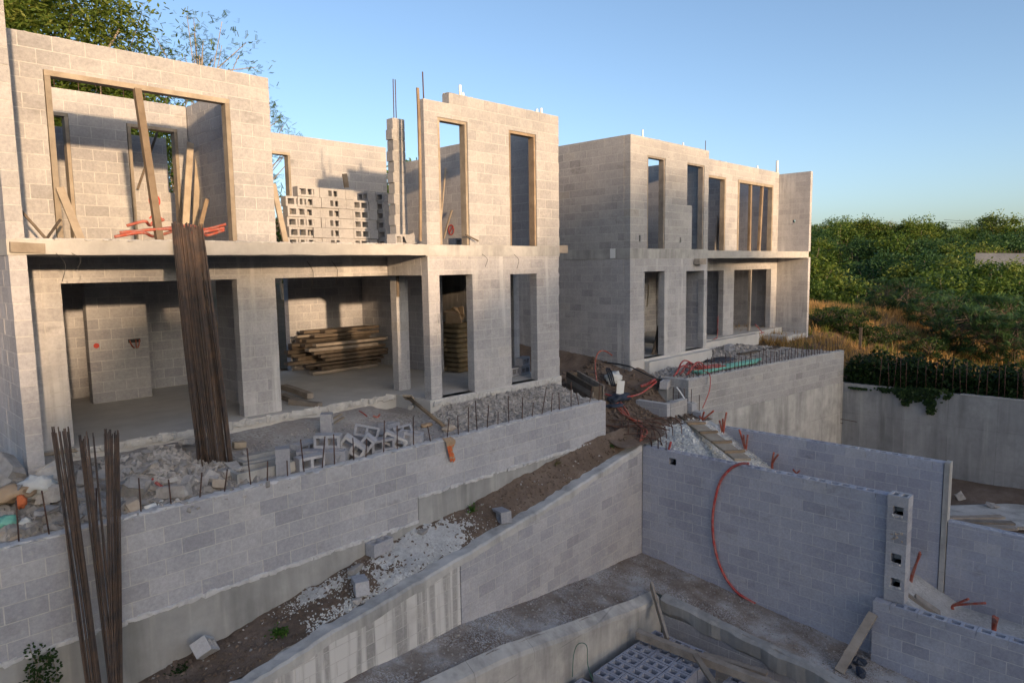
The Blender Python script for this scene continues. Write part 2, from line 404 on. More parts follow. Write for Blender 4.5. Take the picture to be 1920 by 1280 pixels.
wallpart('side_wall', A, MD, [(('y', 10.01, 15.9, 1.77, 1.95, .0, 2.78),), (('y', 11.35, 15.9, 11.7, 11.88, .08, 2.76),)])
wallpart('wing_wall', A, MW, [(('y', 10.02, 15.9, 1.77, 1.95, 2.965, 5.97),)])
wallpart('recessed_wall', A, MD, [(('x', 1.95, 8.63, 11.36, 11.55, .08, 2.78), dict(holes=[(2.59, 5.10, .0, 2.41), (5.79, 8.33, .0, 2.41)]))])
wallpart('front_wall', A, MD, [(('x', 8.14, 11.88, 10.1, 10.29, -.3, 2.76), dict(holes=[(8.42, 9.25, .08, 2.41), (10.32, 11.12, .08, 2.39)], rag1=.03))])
wallpart('beam', A, MD, [(('y', 10.29, 11.36, 8.14, 8.33, 2.41, 2.78),)])
wallpart('inner_wall', A, MG, [
    (('x', 8.3, 11.7, 15.7, 15.9, .08, 2.78),), (('x', 1.95, 6.4, 15.7, 15.9, .08, 2.78),),
    (('x', 3.72, 4.78, 14.75, 14.95, .08, 2.78),), (('y', 11.55, 13.4, 5.6, 5.79, .08, 2.78),),
    (('y', 12.6, 15.7, 10.4, 10.58, .08, 2.78),)])
wallpart('upper_front_wall', A, MW, [(('x', 1.95, 5.85, 11.36, 11.55, 2.965, 5.765), dict(holes=[(2.59, 5.15, 2.9, 5.31)], ph=.17))])
wallpart('upper_back_wall', A, MW, [
    (('x', 1.95, 5.65, 14.4, 14.58, 2.965, 5.765), dict(holes=[(2.95, 3.6, 2.9, 5.35), (4.55, 5.45, 2.9, 5.31)])),
    (('x', 4.75, 5.64, 15.2, 15.38, 2.965, 4.165),), (('x', 1.95, 5.64, 15.5, 15.68, 2.965, 5.3),)])
wallpart('upper_side_wall', A, MW, [(('y', 11.55, 14.58, 5.66, 5.85, 2.965, 5.765),)])
wallpart('upper_rear_wall', A, MW, [(('x', 5.85, 11.2, 15.5, 15.68, 2.965, 5.72), dict(holes=[(7.85, 8.42, 2.9, 5.3)]))])
wallpart('upper_street_wall', A, MW, [(('x', 8.14, 11.9, 10.1, 10.29, 2.975, 5.775), dict(holes=[(8.0, 8.75, 5.57, 6), (8.47, 9.2, 2.9, 5.30), (10.34, 11.15, 2.9, 5.30)], ph=.1, rag1=.02))])
wallpart('upper_end_wall', A, MW, [(('y', 10.29, 15.5, 11.71, 11.89, 2.975, 5.575), dict(holes=[(13.9, 16, 5.37, 6)]))])
# slim block post on the deck with toothed edge
mb = MB()
z = 2.965
k = 0
while z < 5.2:
    e = .0 if k % 2 else .05
    mb.box(8.09-e*.5, 8.19, 10.96, 11.15, z+.006, z+.194); mb.box(8.198, 8.36, 10.95, 11.15, z+.006, z+.194)
    mb.box(8.10, 8.35, 10.965, 11.14, z, z+.2, .5, 1); z += .2; k += 1
mb.build('block_post', MW, A)
for dx in (0, .055): rod(A, (8.19+dx, 11.05, 5.2), (8.20+dx*.9, 11.05, 6.1), .009, 'rebar_stub')
rod(A, (8.24, 10.2, 5.5), (8.23, 10.2, 6.07), .012, 'rebar_stub')
for x, zt in ((9.13, 5.99), (9.2, 5.86), (11.3, 5.86), (11.44, 5.90)):
    mb = MB(); mb.tube([(x, 10.2, 5.75), (x, 10.2, zt)], .028 if zt > 5.8 else .035, 10); mb.build('pvc_pipe', 'pvc', A)
wood_frame(A, 'x', 8.47, 9.2, 2.97, 5.30, 10.115, 10.27, .055, 'wood_pale')
wood_frame(A, 'x', 10.34, 11.15, 2.97, 5.30, 10.115, 10.27, .055, 'wood')
wood_frame(A, 'x', 2.59, 5.15, 2.97, 5.31, 11.345, 11.5, .075, 'wood_pale')
wood_frame(A, 'x', 2.95, 3.6, 2.97, 5.35, 14.38, 14.56, .06, 'wood_pale')
wood_frame(A, 'x', 4.55, 5.45, 2.97, 5.31, 14.38, 14.56, .06, 'wood_pale')
wood_frame(A, 'x', 7.85, 8.42, 2.97, 5.3, 15.48, 15.66, .06, 'wood_pale')
mb = MB(); mb.box(8.34, 8.40, 11.33, 11.358, 1.98, 2.40); mb.build('wooden_plate', 'wood_dark', A)
for i in range(9): rod(A, (2.35+i*.37, 14.5, 5.7), (2.35+i*.37+R.uniform(-.01, .01), 14.5, 5.98+R.uniform(-.05, .06)), .006)
# painted builders' marks
Y = 15.19
paint_mark(A, [[(5.22, Y, 3.45), (5.22, Y, 3.75)], [(5.10, Y, 3.62), (5.22, Y, 3.76), (5.34, Y, 3.62)], [(5.12, Y, 3.52), (5.22, Y, 3.64), (5.32, Y, 3.52)]], .03)
paint_mark(A, [[(5.22+.10*cos(t*pi/6), Y, 3.98+.12*sin(t*pi/6)) for t in range(13)]], .03)
X = 11.70
cpt = aX(846, 431, X)
pm = [[(X-.004, cpt.y+.10*cos(t*pi/8), cpt.z+.12*sin(t*pi/8)) for t in range(17)], [(X-.004, cpt.y+.07, cpt.z-.08), (X-.004, cpt.y-.07, cpt.z+.08)]]
mb = MB()
for pts in pm:
    for a, b in zip(pts, pts[1:]): mb.beam(a, b, .028, .004, (1, 0, 0))
mb.build('paint_mark', 'paint_red', A)
# service box with hoses in the inner pier, red blob mark
p = aY(252, 640, 14.74)
mb = MB(); mb.box(p.x-.11, p.x+.11, 14.735, 14.748, p.z-.02, p.z+.05); mb.build('black_plate', 'black_plastic', A)  # flat black plate on the pier face, nothing is cut in
for dx in (-.09, .02, .09):
    mb = MB(); mb.tube(smooth_path([(p.x+dx, 14.72, p.z+.03), (p.x+dx*.7, 14.69, p.z-.07), (p.x+dx*.3, 14.66, p.z-.12)]), .012, 6); mb.build('conduit', 'conduit', A)
p = aY(181, 648, 14.74)
mb = MB(); mb.tube([(p.x, 14.748, p.z), (p.x, 14.744, p.z)], .05, 10); mb.build('paint_mark', 'paint_red', A)
# loose wires hanging from slab edge
for (x, y, dz) in ((2.25, 9.98, .35), (2.42, 9.98, .2), (9.5, 10.05, .25), (10.4, 10.05, .3), (6.4, 11.33, .5), (6.9, 11.33, .45)):
    z0 = 2.8 if y < 11 else 2.7
    mb = MB(); mb.tube(smooth_path([(x, y+.02, z0), (x+.08, y-.04, z0-dz*.4), (x+.03, y-.03, z0-dz)]), .004, 5); mb.build('wire', 'wire', A)

# ---- house B (far, right)
B = thing('unfinished_house', 'far unfinished two-storey block house beside the green hillside, lower half in shade', 'house', (20.7, 10.3, 0))
mb = MB(); mb.box(14.94, 18.86, 10.28, 15.4, -.9, .05); mb.box(18.865, 26.5, 11.25, 15.4, -.9, .048)
mb.box(15.55, 18.9, 10.12, 10.279, -.5, -.02); mb.box(18.87, 24.0, 11.02, 11.24, -.6, .02); mb.box(24.8, 26.6, 10.35, 11.2, -.62, -.12)
mb.build('floor_slab', 'floor', B)
mb = MB(); mb.box(14.892, 18.9, 10.295, 15.4, 2.702, 2.958, .3); mb.build('slab_band', 'concrete', B)
mb = MB()
for i in range(20):
    x0 = 18.902+(26.47-18.902)*i/20; x1 = 18.902+(26.47-18.902)*(i+1)/20
    w = .012*mnoise.noise((x0*1.9, 7, 3)); w2 = .012*mnoise.noise((x1*1.9, 7, 3))
    mb.add([(x0, 10.3+w, 2.70-w), (x1, 10.3+w2, 2.70-w2), (x1, 15.4, 2.72), (x0, 15.4, 2.72), (x0, 10.3+w, 2.93+w), (x1, 10.3+w2, 2.93+w2), (x1, 15.4, 2.93), (x0, 15.4, 2.93)], MB.BF, .5)
mb.build('upper_slab', 'slab', B)
wallpart('side_wall', B, MD, [(('y', 10.49, 15.3, 14.9, 15.09, -.5, 2.70),)])
wallpart('front_wall', B, MD, [(('x', 14.9, 18.88, 10.3, 10.49, -.5, 2.70), dict(holes=[(15.57, 16.53, .05, 2.36), (17.68, 18.68, .05, 2.34)]))])
wallpart('recessed_wall', B, MD, [(('x', 18.9, 26.48, 11.5, 11.69, .048, 2.70), dict(holes=[(20.2, 22.2, .0, 2.30), (22.98, 25.97, .0, 2.30)]))])
wallpart('wing_wall', B, MD, [(('y', 10.3, 15.3, 26.48, 26.66, -.35, 2.72),), (('y', 10.31, 15.3, 26.48, 26.66, 2.93, 5.87), dict(holes=[(10.85, 10.95, 4.02, 4.14)]))])
wallpart('inner_wall', B, MG, [(('x', 15.09, 26.48, 14.4, 14.6, .05, 2.70),), (('y', 10.49, 14.4, 18.70, 18.88, .05, 2.70), dict(holes=[(11.8, 13.2, 0, 2.3)])), (('y', 11.69, 14.4, 22.55, 22.73, .05, 2.70),)])
wallpart('upper_street_wall', B, MW, [(('x', 14.9, 18.88, 10.3, 10.49, 2.96, 5.80), dict(holes=[(15.67, 16.53, 2.9, 5.37), (17.67, 18.62, 4.17, 5.37), (17.95, 18.62, 2.9, 4.18), (15.3, 15.36, 3.14, 3.3), (17.3, 17.36, 3.14, 3.28)]))])
wallpart('upper_end_wall', B, MW, [(('y', 10.49, 15.3, 14.9, 15.09, 2.96, 5.80),)])
wallpart('upper_front_wall', B, MW, [(('x', 18.9, 26.48, 11.5, 11.69, 2.93, 5.93), dict(holes=[(20.2, 22.25, 2.9, 5.42), (23.13, 25.97, 2.9, 5.43)], ph=.22))])
wallpart('upper_back_wall', B, MW, [(('y', 10.49, 14.4, 18.70, 18.88, 2.96, 5.56),), (('x', 15.09, 18.7, 15.1, 15.28, 2.96, 4.9),), (('x', 18.88, 26.48, 14.0, 14.18, 2.93, 5.6), dict(holes=[(24.2, 24.3, 4.3, 4.55), (24.85, 24.98, 4.5, 4.62)])), (('y', 11.69, 14.0, 22.6, 22.78, 2.93, 5.5),)])
wood_frame(B, 'x', 15.67, 16.53, 2.96, 5.37, 10.315, 10.47, .06, 'wood_grey')
wood_frame(B, 'x', 17.67, 18.62, 2.96, 5.37, 10.315, 10.47, .06, 'wood_grey', left=False)
wood_frame(B, 'x', 20.2, 22.25, 2.93, 5.42, 11.5, 11.67, .08, 'wood_pale')
wood_frame(B, 'x', 23.13, 25.97, 2.93, 5.43, 11.49, 11.66, .10, 'wood_pale')
for (px, lean) in ((1406, .0), (1426, -.16)):
    q = aY(px, 400, 11.58); post_part(B, 'wooden_post', (q.x+lean*.5-.0, 11.58, 2.94), (q.x-lean*.5, 11.58, 5.33), .11, .09, 'wood')
q = aY(1405, 560, 11.58); post_part(B, 'wooden_post', (q.x, 11.58, .05), (q.x+.03, 11.58, 2.30), .09, .09, 'wood_grey')
for px, py in ((1315, 490), (1052, 467)):
    q = aY(px, py, 10.2); mb = MB(); mb.box(q.x-.28, q.x+.12, 10.1, 10.27, q.z-.09, q.z+.08); mb.build('timber_end', 'wood_grey', B if px > 1200 else A)
for px, dz in ((1205, .2), (1281, .1), (1323, .3)):
    q = aY(px, 265, 10.4); mb = MB(); mb.tube([(q.x, 10.4, 5.76), (q.x, 10.4, 5.8+dz)], .025 if dz != .3 else .01, 8); mb.build('pvc_pipe' if dz != .3 else 'starter_bar', 'pvc' if dz != .3 else 'rebar_stub', B)
for px, dz in ((1420, .12), (1457, .46)):
    q = aY(px, 320, 11.6); mb = MB(); mb.tube([(q.x, 11.6, 5.9), (q.x, 11.6, 5.93+dz)], .05 if dz > .3 else .03, 8); mb.build('pvc_pipe', 'pvc', B)
mb = MB(); mb.box(14.888, 14.897, 10.75, 10.92, 2.72, 2.97); mb.build('white_patch', 'pvc', B)
# hoses in the shaded ground floor rooms
q = aY(1346, 580, 14.39)
mb = MB(); mb.tube(smooth_path([(q.x, 14.38, q.z), (q.x+.1, 14.3, q.z-.1), (q.x-.05, 14.3, q.z-.22)]), .02, 6); mb.build('conduit', 'conduit_red', B)
q = aZ(1338, 636, .06)
mb = MB(); mb.tube(smooth_path([q, q+Vector((.12, 0, .02)), q+Vector((.25, 0, .1)), q+Vector((.27, 0, .75))]), .016, 6); mb.build('conduit', 'conduit_red', B)
# ================================================================== GROUND
def lerp_tab(t, x):
    if x <= t[0][0]: return t[0][1]+(x-t[0][0])*(t[1][1]-t[0][1])/(t[1][0]-t[0][0])
    for (a, b), (c, d) in zip(t, t[1:]):
        if x <= c: return b+(d-b)*(x-a)/(c-a)
    return t[-1][1]
def sstep(a, b, x):
    t = min(1, max(0, (x-a)/(b-a))); return t*t*(3-2*t)
def fbm(x, y, s, o=4): return mnoise.fractal((x*s, y*s, 1.7), 1.0, 2.0, o)
def gs(x, y, cx, cy, rx, ry, h): return h*math.exp(-((x-cx)/rx)**2-((y-cy)/ry)**2)
def terrace_h(x, y):
    z = -.30+.03*fbm(x, y, 1.3)+.012*fbm(x, y, 6)
    z += gs(x, y, 3.15, 9.85, .75, .55, .42)+gs(x, y, 1.4, 10.0, .9, .6, .36)+gs(x, y, .6, 9.3, .8, .5, .25)
    z += .25*sstep(9.1, 10.2, y)*sstep(7.6, 8.6, x)+.22*sstep(9.9, 11.15, y)*(1-sstep(7.4, 8.2, x))
    return z
def passage_h(x, y):
    z = lerp_tab([(7.6, -1.30), (8.3, -1.18), (9.0, -.98), (9.8, -.66), (11, -.28), (12.5, -.10), (16, .0)], y)
    z += .05*fbm(x, y, 1.6)+.02*fbm(x, y, 7)
    k = sstep(12.05, 11.6, x)*sstep(8.75, 9.1, y)
    z = z*(1-k)+terrace_h(x, y)*k if k > 0 else z
    return z+.35*sstep(14.2, 15.2, x)*sstep(9.2, 9.8, y)
def terrace_b_h(x, y):
    z = -.36+.03*fbm(x, y, 1.3)+.012*fbm(x, y, 6)
    z += gs(x, y, 21.2, 10.6, 1.3, .6, .22)+gs(x, y, 16.6, 9.7, 1.0, .5, .08)
    return z
S1 = [(1, -2.45), (3.57, -2.06), (4.61, -1.89), (5.64, -1.68), (6.52, -1.55), (7.78, -1.47), (8.75, -1.28), (11.43, -.96), (12.4, -.95)]
S2 = [(1, -2.40), (3.32, -2.17), (4.35, -2.04), (6.23, -1.9), (8.53, -1.7), (10.17, -1.52), (12.31, -1.27)]
def slant_y(x): return 8.17+(x-12.3)*.077
def strip_h(x, y):
    t = min(1, max(0, (y-slant_y(x)-.2)/(8.6-slant_y(x)-.2)))
    return lerp_tab(S2, x)*(1-t)+lerp_tab(S1, x)*t-.005+.035*fbm(x, y, 2.2)+.02*fbm(x, y, 8)
PF = [(2, -2.5), (4.5, -2.75), (6.65, -2.9), (8.5, -3.2), (10.2, -3.45), (12.3, -3.67), (16, -4)]
def pit_h(x, y): return lerp_tab(PF, x)-.105*(8-y)+.03*fbm(x, y, 1.1)+.012*fbm(x, y, 7)
def gravel_h(x, y):
    z = -1.325+.15*max(sstep(12.55, 13.3, x), sstep(8.25, 8.7, y))-.54*max(0, (8.1-.9*sstep(14.2, 12.6, x))-y)+.04*fbm(x, y, 1.2)*sstep(12.5, 13, x)
    return max(z, -4.05+.03*fbm(x, y, 2))
def right_h(x, y): return -4.1+.05*fbm(x, y, .9)+.25*sstep(20, 23, x)
def sheet(name, x0, x1, y0, y1, st, h, mat, ylo=None, yhi=None):
    nx = max(2, int((x1-x0)/st)); ny = max(2, int((y1-y0)/st)); mb = MB(); vs = []; fs = []
    for i in range(nx+1):
        x = x0+(x1-x0)*i/nx; ya = ylo(x) if ylo else y0; yb = yhi(x) if yhi else y1
        for j in range(ny+1):
            y = ya+(yb-ya)*j/ny; vs.append((x, y, h(x, y)))
    for i in range(nx):
        for j in range(ny):
            a = i*(ny+1)+j; fs.append((a, a+ny+1, a+ny+2, a+1))
    mb.add(vs, fs, .5, 0, True); o = mb.build(name, mat, None, False); struct(o); return o
sheet('terrace_ground', -4, 11.62, 8.72, 13.2, .07, terrace_h, 'gravel_terrace')
sheet('passage_ground', 11.55, 15.25, 8.1, 15.5, .08, passage_h, 'dirt')
sheet('side_terrace_ground', 15.2, 23.45, 7.9, 12.2, .1, terrace_b_h, 'gravel_terrace', ylo=lambda x: 8.83-(x-15.2)*.1086)
sheet('dirt_strip', .3, 12.45, 7.4, 8.62, .06, strip_h, 'dirt', ylo=lambda x: slant_y(x)+.205)
sheet('pit_ground', 2.2, 12.35, 6.9, 8.2, .07, pit_h, 'pit_gravel', ylo=lambda x: 6.93, yhi=lambda x: slant_y(x)+.03)
sheet('pit_side_ground', 10.88, 12.35, -1, 6.95, .07, pit_h, 'pit_gravel')
sheet('trench_floor', 1.5, 11, -1, 6.9, .3, lambda x, y: -4.95+.03*fbm(x, y, 2), 'dirt')
sheet('gravel_slope', 12.37, 15.05, -3, 8.9, .07, gravel_h, 'white_gravel')
sheet('yard_ground', 15.05, 23.4, -14, 8.8, .2, right_h, 'dirt')
# white gravel spilled on the dirt strip: thin raised sheets of chips
def chips(name, pts_fn, n, size, mat, seed, h, label=None):
    rg = random.Random(seed); mb = MB()
    for i in range(n):
        x, y, k = pts_fn(rg)
        s = size*rg.uniform(.45, 1.5)*k
        mb.lump((x, y, h(x, y)+s*.12), (s*rg.uniform(.8, 1.6), s, s*rg.uniform(.4, .9)), rng=rg, jag=.5, sub=0, r=rg.random())
    o = mb.build(name, mat, None, False); o['kind'] = 'stuff'; return o
def gz(cx, cy, rx, ry):
    return lambda rg: (rg.gauss(cx, rx), rg.gauss(cy, ry), 1)
def clampy(f, ylo, yhi, xlo=-99, xhi=99):
    def g(rg):
        while True:
            x, y, k = f(rg)
            if (ylo(x) if callable(ylo) else ylo) < y < (yhi(x) if callable(yhi) else yhi) and xlo < x < xhi: return x, y, k
    return g
sy = lambda x: slant_y(x)+.23
chips('white_gravel', clampy(gz(6.45, 8.28, .5, .2), sy, 8.55), 2600, .0115, 'bag_white', 3, strip_h)
chips('white_gravel', clampy(gz(4.75, 8.42, .28, .09), sy, 8.56), 900, .011, 'bag_white', 4, strip_h)
chips('white_gravel', clampy(lambda rg: (rg.uniform(3, 9), slant_y(0)+0, 1) if False else (lambda x: (x, slant_y(x)+.24+abs(rg.gauss(0, .12)), 1))(rg.uniform(4.2, 6.6)), sy, 8.55), 900, .018, 'bag_white', 5, strip_h)
chips('dirt_clods', clampy(lambda rg: (rg.uniform(1.5, 12), rg.uniform(7.6, 8.58), 1), sy, 8.57), 1500, .024, 'dirt', 6, strip_h)
chips('pale_stones', clampy(lambda rg: (rg.uniform(1.5, 12), rg.uniform(7.6, 8.58), 1), sy, 8.57), 170, .02, 'rubble', 7, strip_h)
chips('gravel_chips', lambda rg: (rg.uniform(8, 11.6), rg.uniform(8.85, 10.02), 1), 3800, .042, 'rubble', 8, terrace_h)
chips('gravel_chips', lambda rg: (rg.uniform(.2, 8.2), rg.uniform(8.85, 10.6), 1), 2400, .02, 'rubble', 9, terrace_h)
chips('rubble_fragments', lambda rg: (rg.gauss(3.15, .55), rg.gauss(9.65, .4), rg.choice((.6, .8, 1, 1, 1.7))), 4200, .04, 'rubble', 10, terrace_h)
chips('rubble_fragments', lambda rg: (rg.uniform(.3, 2.6), rg.uniform(8.85, 10.3), rg.choice((.6, .8, 1.2, 2.2))), 2400, .045, 'rubble', 12, terrace_h)
chips('gravel_chips', clampy(lambda rg: (rg.uniform(15.3, 23.2), rg.uniform(8.2, 11.0), 1), lambda x: 8.93-(x-15.2)*.1086, lambda x: 10.2 if x < 18.9 else 11.0), 2600, .05, 'rubble', 13, terrace_b_h)
chips('gravel_chips', lambda rg: (rg.uniform(12.5, 14.95), rg.uniform(4, 8.5), 1), 3600, .035, 'bag_white', 14, gravel_h)
chips('gravel_chips', clampy(lambda rg: (rg.uniform(3, 12.2), rg.uniform(6.98, 8.1), 1), 6.98, lambda x: slant_y(x)-.03), 900, .018, 'rubble', 15, pit_h)
chips('gravel_chips', lambda rg: (rg.uniform(11, 12.25), rg.uniform(3, 6.9), 1), 500, .018, 'rubble', 16, pit_h)
chips('dirt_clods', lambda rg: (rg.uniform(11.7, 14.9), rg.uniform(8.4, 11.5), 1), 1200, .05, 'dirt', 17, passage_h)

def spill_h(x, y):
    m = math.exp(-((x-6.4)/.85)**2-((y-8.3)/.34)**2)+.8*math.exp(-((x-4.75)/.42)**2-((y-8.44)/.15)**2)+.55*math.exp(-((x-5.6)/1.3)**2-((y-slant_y(x)-.27)/.10)**2)
    m = m-.42+.30*fbm(x, y, 2.6)+.25*fbm(x, y, 9)
    return strip_h(x, y)+max(-.03, min(.022, .06*m))
o = sheet('white_gravel', 3.6, 8.2, 7.6, 8.6, .03, spill_h, 'white_gravel', ylo=lambda x: slant_y(x)+.21); o['kind'] = 'stuff'
# ================================================================== OUTDOOR WALLS
def ragged_top(parent, fn, n, w, seed, mat='mortar', hh=.018, name='mortar_topping'):
    """uneven mortar smeared along a wall head; fn(t) -> centre point"""
    rg = random.Random(seed); mb = MB()
    for i in range(n):
        p = fn((i+rg.random())/n)
        mb.lump((p.x, p.y, p.z+rg.uniform(-.004, .008)), (rg.uniform(.08, .22), w*rg.uniform(.5, 1.0), hh*rg.uniform(.8, 2.2)), Matrix.Rotation(rg.uniform(-.4, .4), 4, 'Z'), rg, .35)
    return mb.build(name, mat, parent)
# long retaining wall of the near terrace
T = thing('retaining_wall', 'long grey block retaining wall under the near terrace with rusty starter bars on top', 'wall', (4.8, 8.7, -2.9))
mb = MB(); blockwall(mb, 'x', -2, 11.58, 8.6, 8.8, -1.47, -.27); mb.build('block_courses', ['block_grey', 'mortar'], T)
mb = MB(); mb.box(-2, 6.6, 8.587, 8.8, -3.2, -1.472); mb.box(6.602, 11.57, 8.585, 8.62, -3.2, -1.072); mb.build('concrete_base', 'concrete_base', T)
ragged_top(T, lambda t: Vector((-1+12.5*t, 8.69, -.268)), 150, .17, 21, 'mortar_grey')
ragged_top(T, lambda t: Vector((-1+7.6*t, 8.592, -1.475)), 110, .035, 22, 'mortar_grey', .03, 'mortar_ledge')
ragged_top(T, lambda t: Vector((6.6+4.9*t, 8.588, -1.075)), 60, .035, 24, 'mortar_grey', .03, 'mortar_ledge')
rg = random.Random(5)
x = 1.05
while x < 11.5:
    if not (1.75 < x < 2.45 and rg.random() < .5):
        hgt = rg.uniform(.24, .54)
        rod(T, (x, 8.70, -.28), (x+rg.gauss(0, .035), 8.70+rg.gauss(0, .035), -.27+hgt), .0085)
    x += rg.uniform(.2, .36)
ragged_top(A, lambda t: Vector((2.2+5.8*t, 11.11, .03)), 90, .05, 31, 'mortar', .06, 'floor_edge_crust')
ragged_top(A, lambda t: Vector((8.2+3.6*t, 10.05, .0)), 60, .05, 32, 'mortar', .06, 'floor_edge_crust')
ragged_top(A, lambda t: Vector((2.0+3.8*t, 11.455, 5.765)), 34, .15, 33, 'mortar', .010)
ragged_top(A, lambda t: Vector((8.8+3.0*t, 10.2, 5.777)), 26, .15, 34, 'mortar', .010)
ragged_top(B, lambda t: Vector((15+3.8*t, 10.4, 5.80)), 30, .15, 35, 'mortar', .012)
ragged_top(B, lambda t: Vector((19+7.4*t, 11.6, 5.93)), 50, .15, 36, 'mortar', .012)
ragged_top(A, lambda t: Vector((1.9+6.1*t, 10.03, 2.965)), 70, .05, 37, 'mortar', .014, 'slab_crumbs')
# sloping wall
TH = math.atan(.077)
XF = Matrix.Translation((12.3, 8.17, 0)) @ Matrix.Rotation(TH, 4, 'Z')
W = thing('sloping_wall', 'block wall with a sloping white concrete top below the dirt strip, streaked with white drips', 'wall', (7.3, 7.8, -4.2))
pf = lambda a: lerp_tab(S2, 12.3+a*cos(TH))
mb = MB(); blockwall(mb, 'x', -5.6, 0, 0, .2, -4.27, -1.2, prof=lambda a: pf(a)-.07, xf=XF); mb.build('block_courses', ['block_grey', 'mortar'], W)
mb = MB(); blockwall(mb, 'x', -11.5, -5.61, 0, .2, -4.27, -1.2, prof=lambda a: pf(a)-.09, xf=XF); mb.build('stained_courses', ['block_heavy', 'mortar'], W)
mb = MB(); n = 90
vs = []; rg = random.Random(8)
for i in range(n+1):
    a = -11.5+11.47*i/n; t = pf(a)+rg.uniform(-.012, .012)
    lo = t-(.13 if a > -5.6 else .15)-.05*mnoise.noise((a*1.3, 3, 0))
    y0 = -.014+rg.uniform(-.006, .006)
    vs += [XF@Vector(q) for q in ((a, y0, lo), (a, y0, t-.03), (a, y0+.03, t), (a, .21+rg.uniform(-.02, .02), t+rg.uniform(-.01, .02)), (a, .21, lo))]
fs = []
for i in range(n):
    for k in range(5):
        a = i*5+k; b = i*5+(k+1) % 5; fs.append((b, a, a+5, b+5))
mb.add(vs, fs, .5); mb.build('concrete_cap', 'cap', W)
# pit walls
def pitwall(name, label, X0, X1, Y0, Y1, z0, top, loc, holes=(), mats=('block_pit', 'mortar_grey'), th=True):
    o = thing(name, label, 'wall', loc)
    mb = MB(); blockwall(mb, 'y', Y0, Y1, X0, X1, z0, top, holes=holes, topholes=th); mb.build('block_courses', list(mats), o); return o
q = aX(1260, 865, 12.3)
P1 = pitwall('block_wall', 'tall block wall of the pit with a looping red conduit down its face', 12.3, 12.5, 3.36, 8.17, -4.9, -1.3, (12.4, 5.8, -4.9), holes=[(q.y-.09, q.y+.07, q.z-.06, q.z+.07)])
mb = MB(); mb.box(12.49, 12.499, q.y-.1, q.y+.1, q.z-.1, q.z+.1); mb.build('hole_shade_backing', 'black_plastic', P1)  # black sheet put in for the shade inside the hole
mb = MB()
blockwall(mb, 'y', 3.03, 3.345, 12.2, 12.46, -3.05, -1.24, holes=[(3.11, 3.25, -1.56, -1.43), (3.11, 3.25, -2.38, -2.23), (3.11, 3.24, -2.78, -2.66)], topholes=True)
mb.build('end_pilaster', ['block_grey', 'mortar'], P1)
mb = MB(); mb.box(12.40, 12.45, 3.06, 3.32, -3.0, -1.4); mb.build('pilaster_core', 'mortar_grey', P1)
for z in (-1.52, -2.33, -2.74, -1.93):
    mb = MB()
    for k in range(9 if z == -1.93 else 4): mb.lump((12.205, R.uniform(3.1, 3.26), z+(R.uniform(-.07, .07) if z == -1.93 else -.065+R.uniform(-.015, .015))), (.02, .05, .03), jag=.4)
    mb.build('mortar_blob', 'rubble_warm' if z == -1.93 else 'mortar', P1)
P4 = pitwall('block_wall', 'low block wall in the right corner with open cores along its top and a leaning plank', 12.06, 12.26, -3, 3.46, -5.0, -3.06, (12.16, .2, -5))
P2 = pitwall('block_wall', 'rear tall block wall with red conduits rising in front of it', 15.0, 15.2, 3.16, 8.22, -4.5, -1.3, (15.1, 5.7, -4.5))
mb = MB(); mb.box(14.985, 15.215, 3.06, 3.15, -4.4, -1.29); mb.build('end_pilaster', 'concrete', P2)
P3 = pitwall('block_wall', 'block wall at the right edge, lower than the tall wall it continues', 15.02, 15.22, -3, 3.05, -4.5, -2.43, (15.1, 0, -4.5))
# stepped stub by the passage
ST = thing('stepped_wall', 'short stepped block wall with an upright pillar between gravel slope and passage', 'wall', (15.1, 8.8, -1.6))
mb = MB()
blockwall(mb, 'y', 8.26, 8.5, 14.95, 15.18, -1.82, -1.02); blockwall(mb, 'y', 8.503, 9.2, 14.95, 15.18, -1.82, -.84); mb.build('steps', ['block_grey', 'mortar'], ST)
mb = MB(); mb.box(14.94, 15.19, 9.203, 9.46, -1.6, -.545); mb.build('pillar', 'concrete_old', ST)
for y in (8.38, 8.6, 8.78, 8.95, 9.1): rod(ST, (15.06, y, -1.03 if y < 8.5 else -.85), (15.06, y+R.uniform(-.02, .02), -.62 if y < 8.5 else -.5), .009)
LB = thing('catch_basin', 'broken low block box between the passage and the pillar, open on top', 'basin', (14.3, 9.2, -1.2))
q0 = aH(1165, 765, passage_h)
mb = MB()
blockwall(mb, 'y', 8.62, 9.5, 14.0, 14.15, -1.25, -.72); mb.build('dark_side', ['block_grey', 'mortar'], LB)
mb = MB(); blockwall(mb, 'x', 14.153, 14.92, 8.62, 8.78, -1.25, -.72, prof=lambda a: -.78+.16*abs(sin(a*7))); mb.build('broken_side', ['block', 'mortar'], LB)
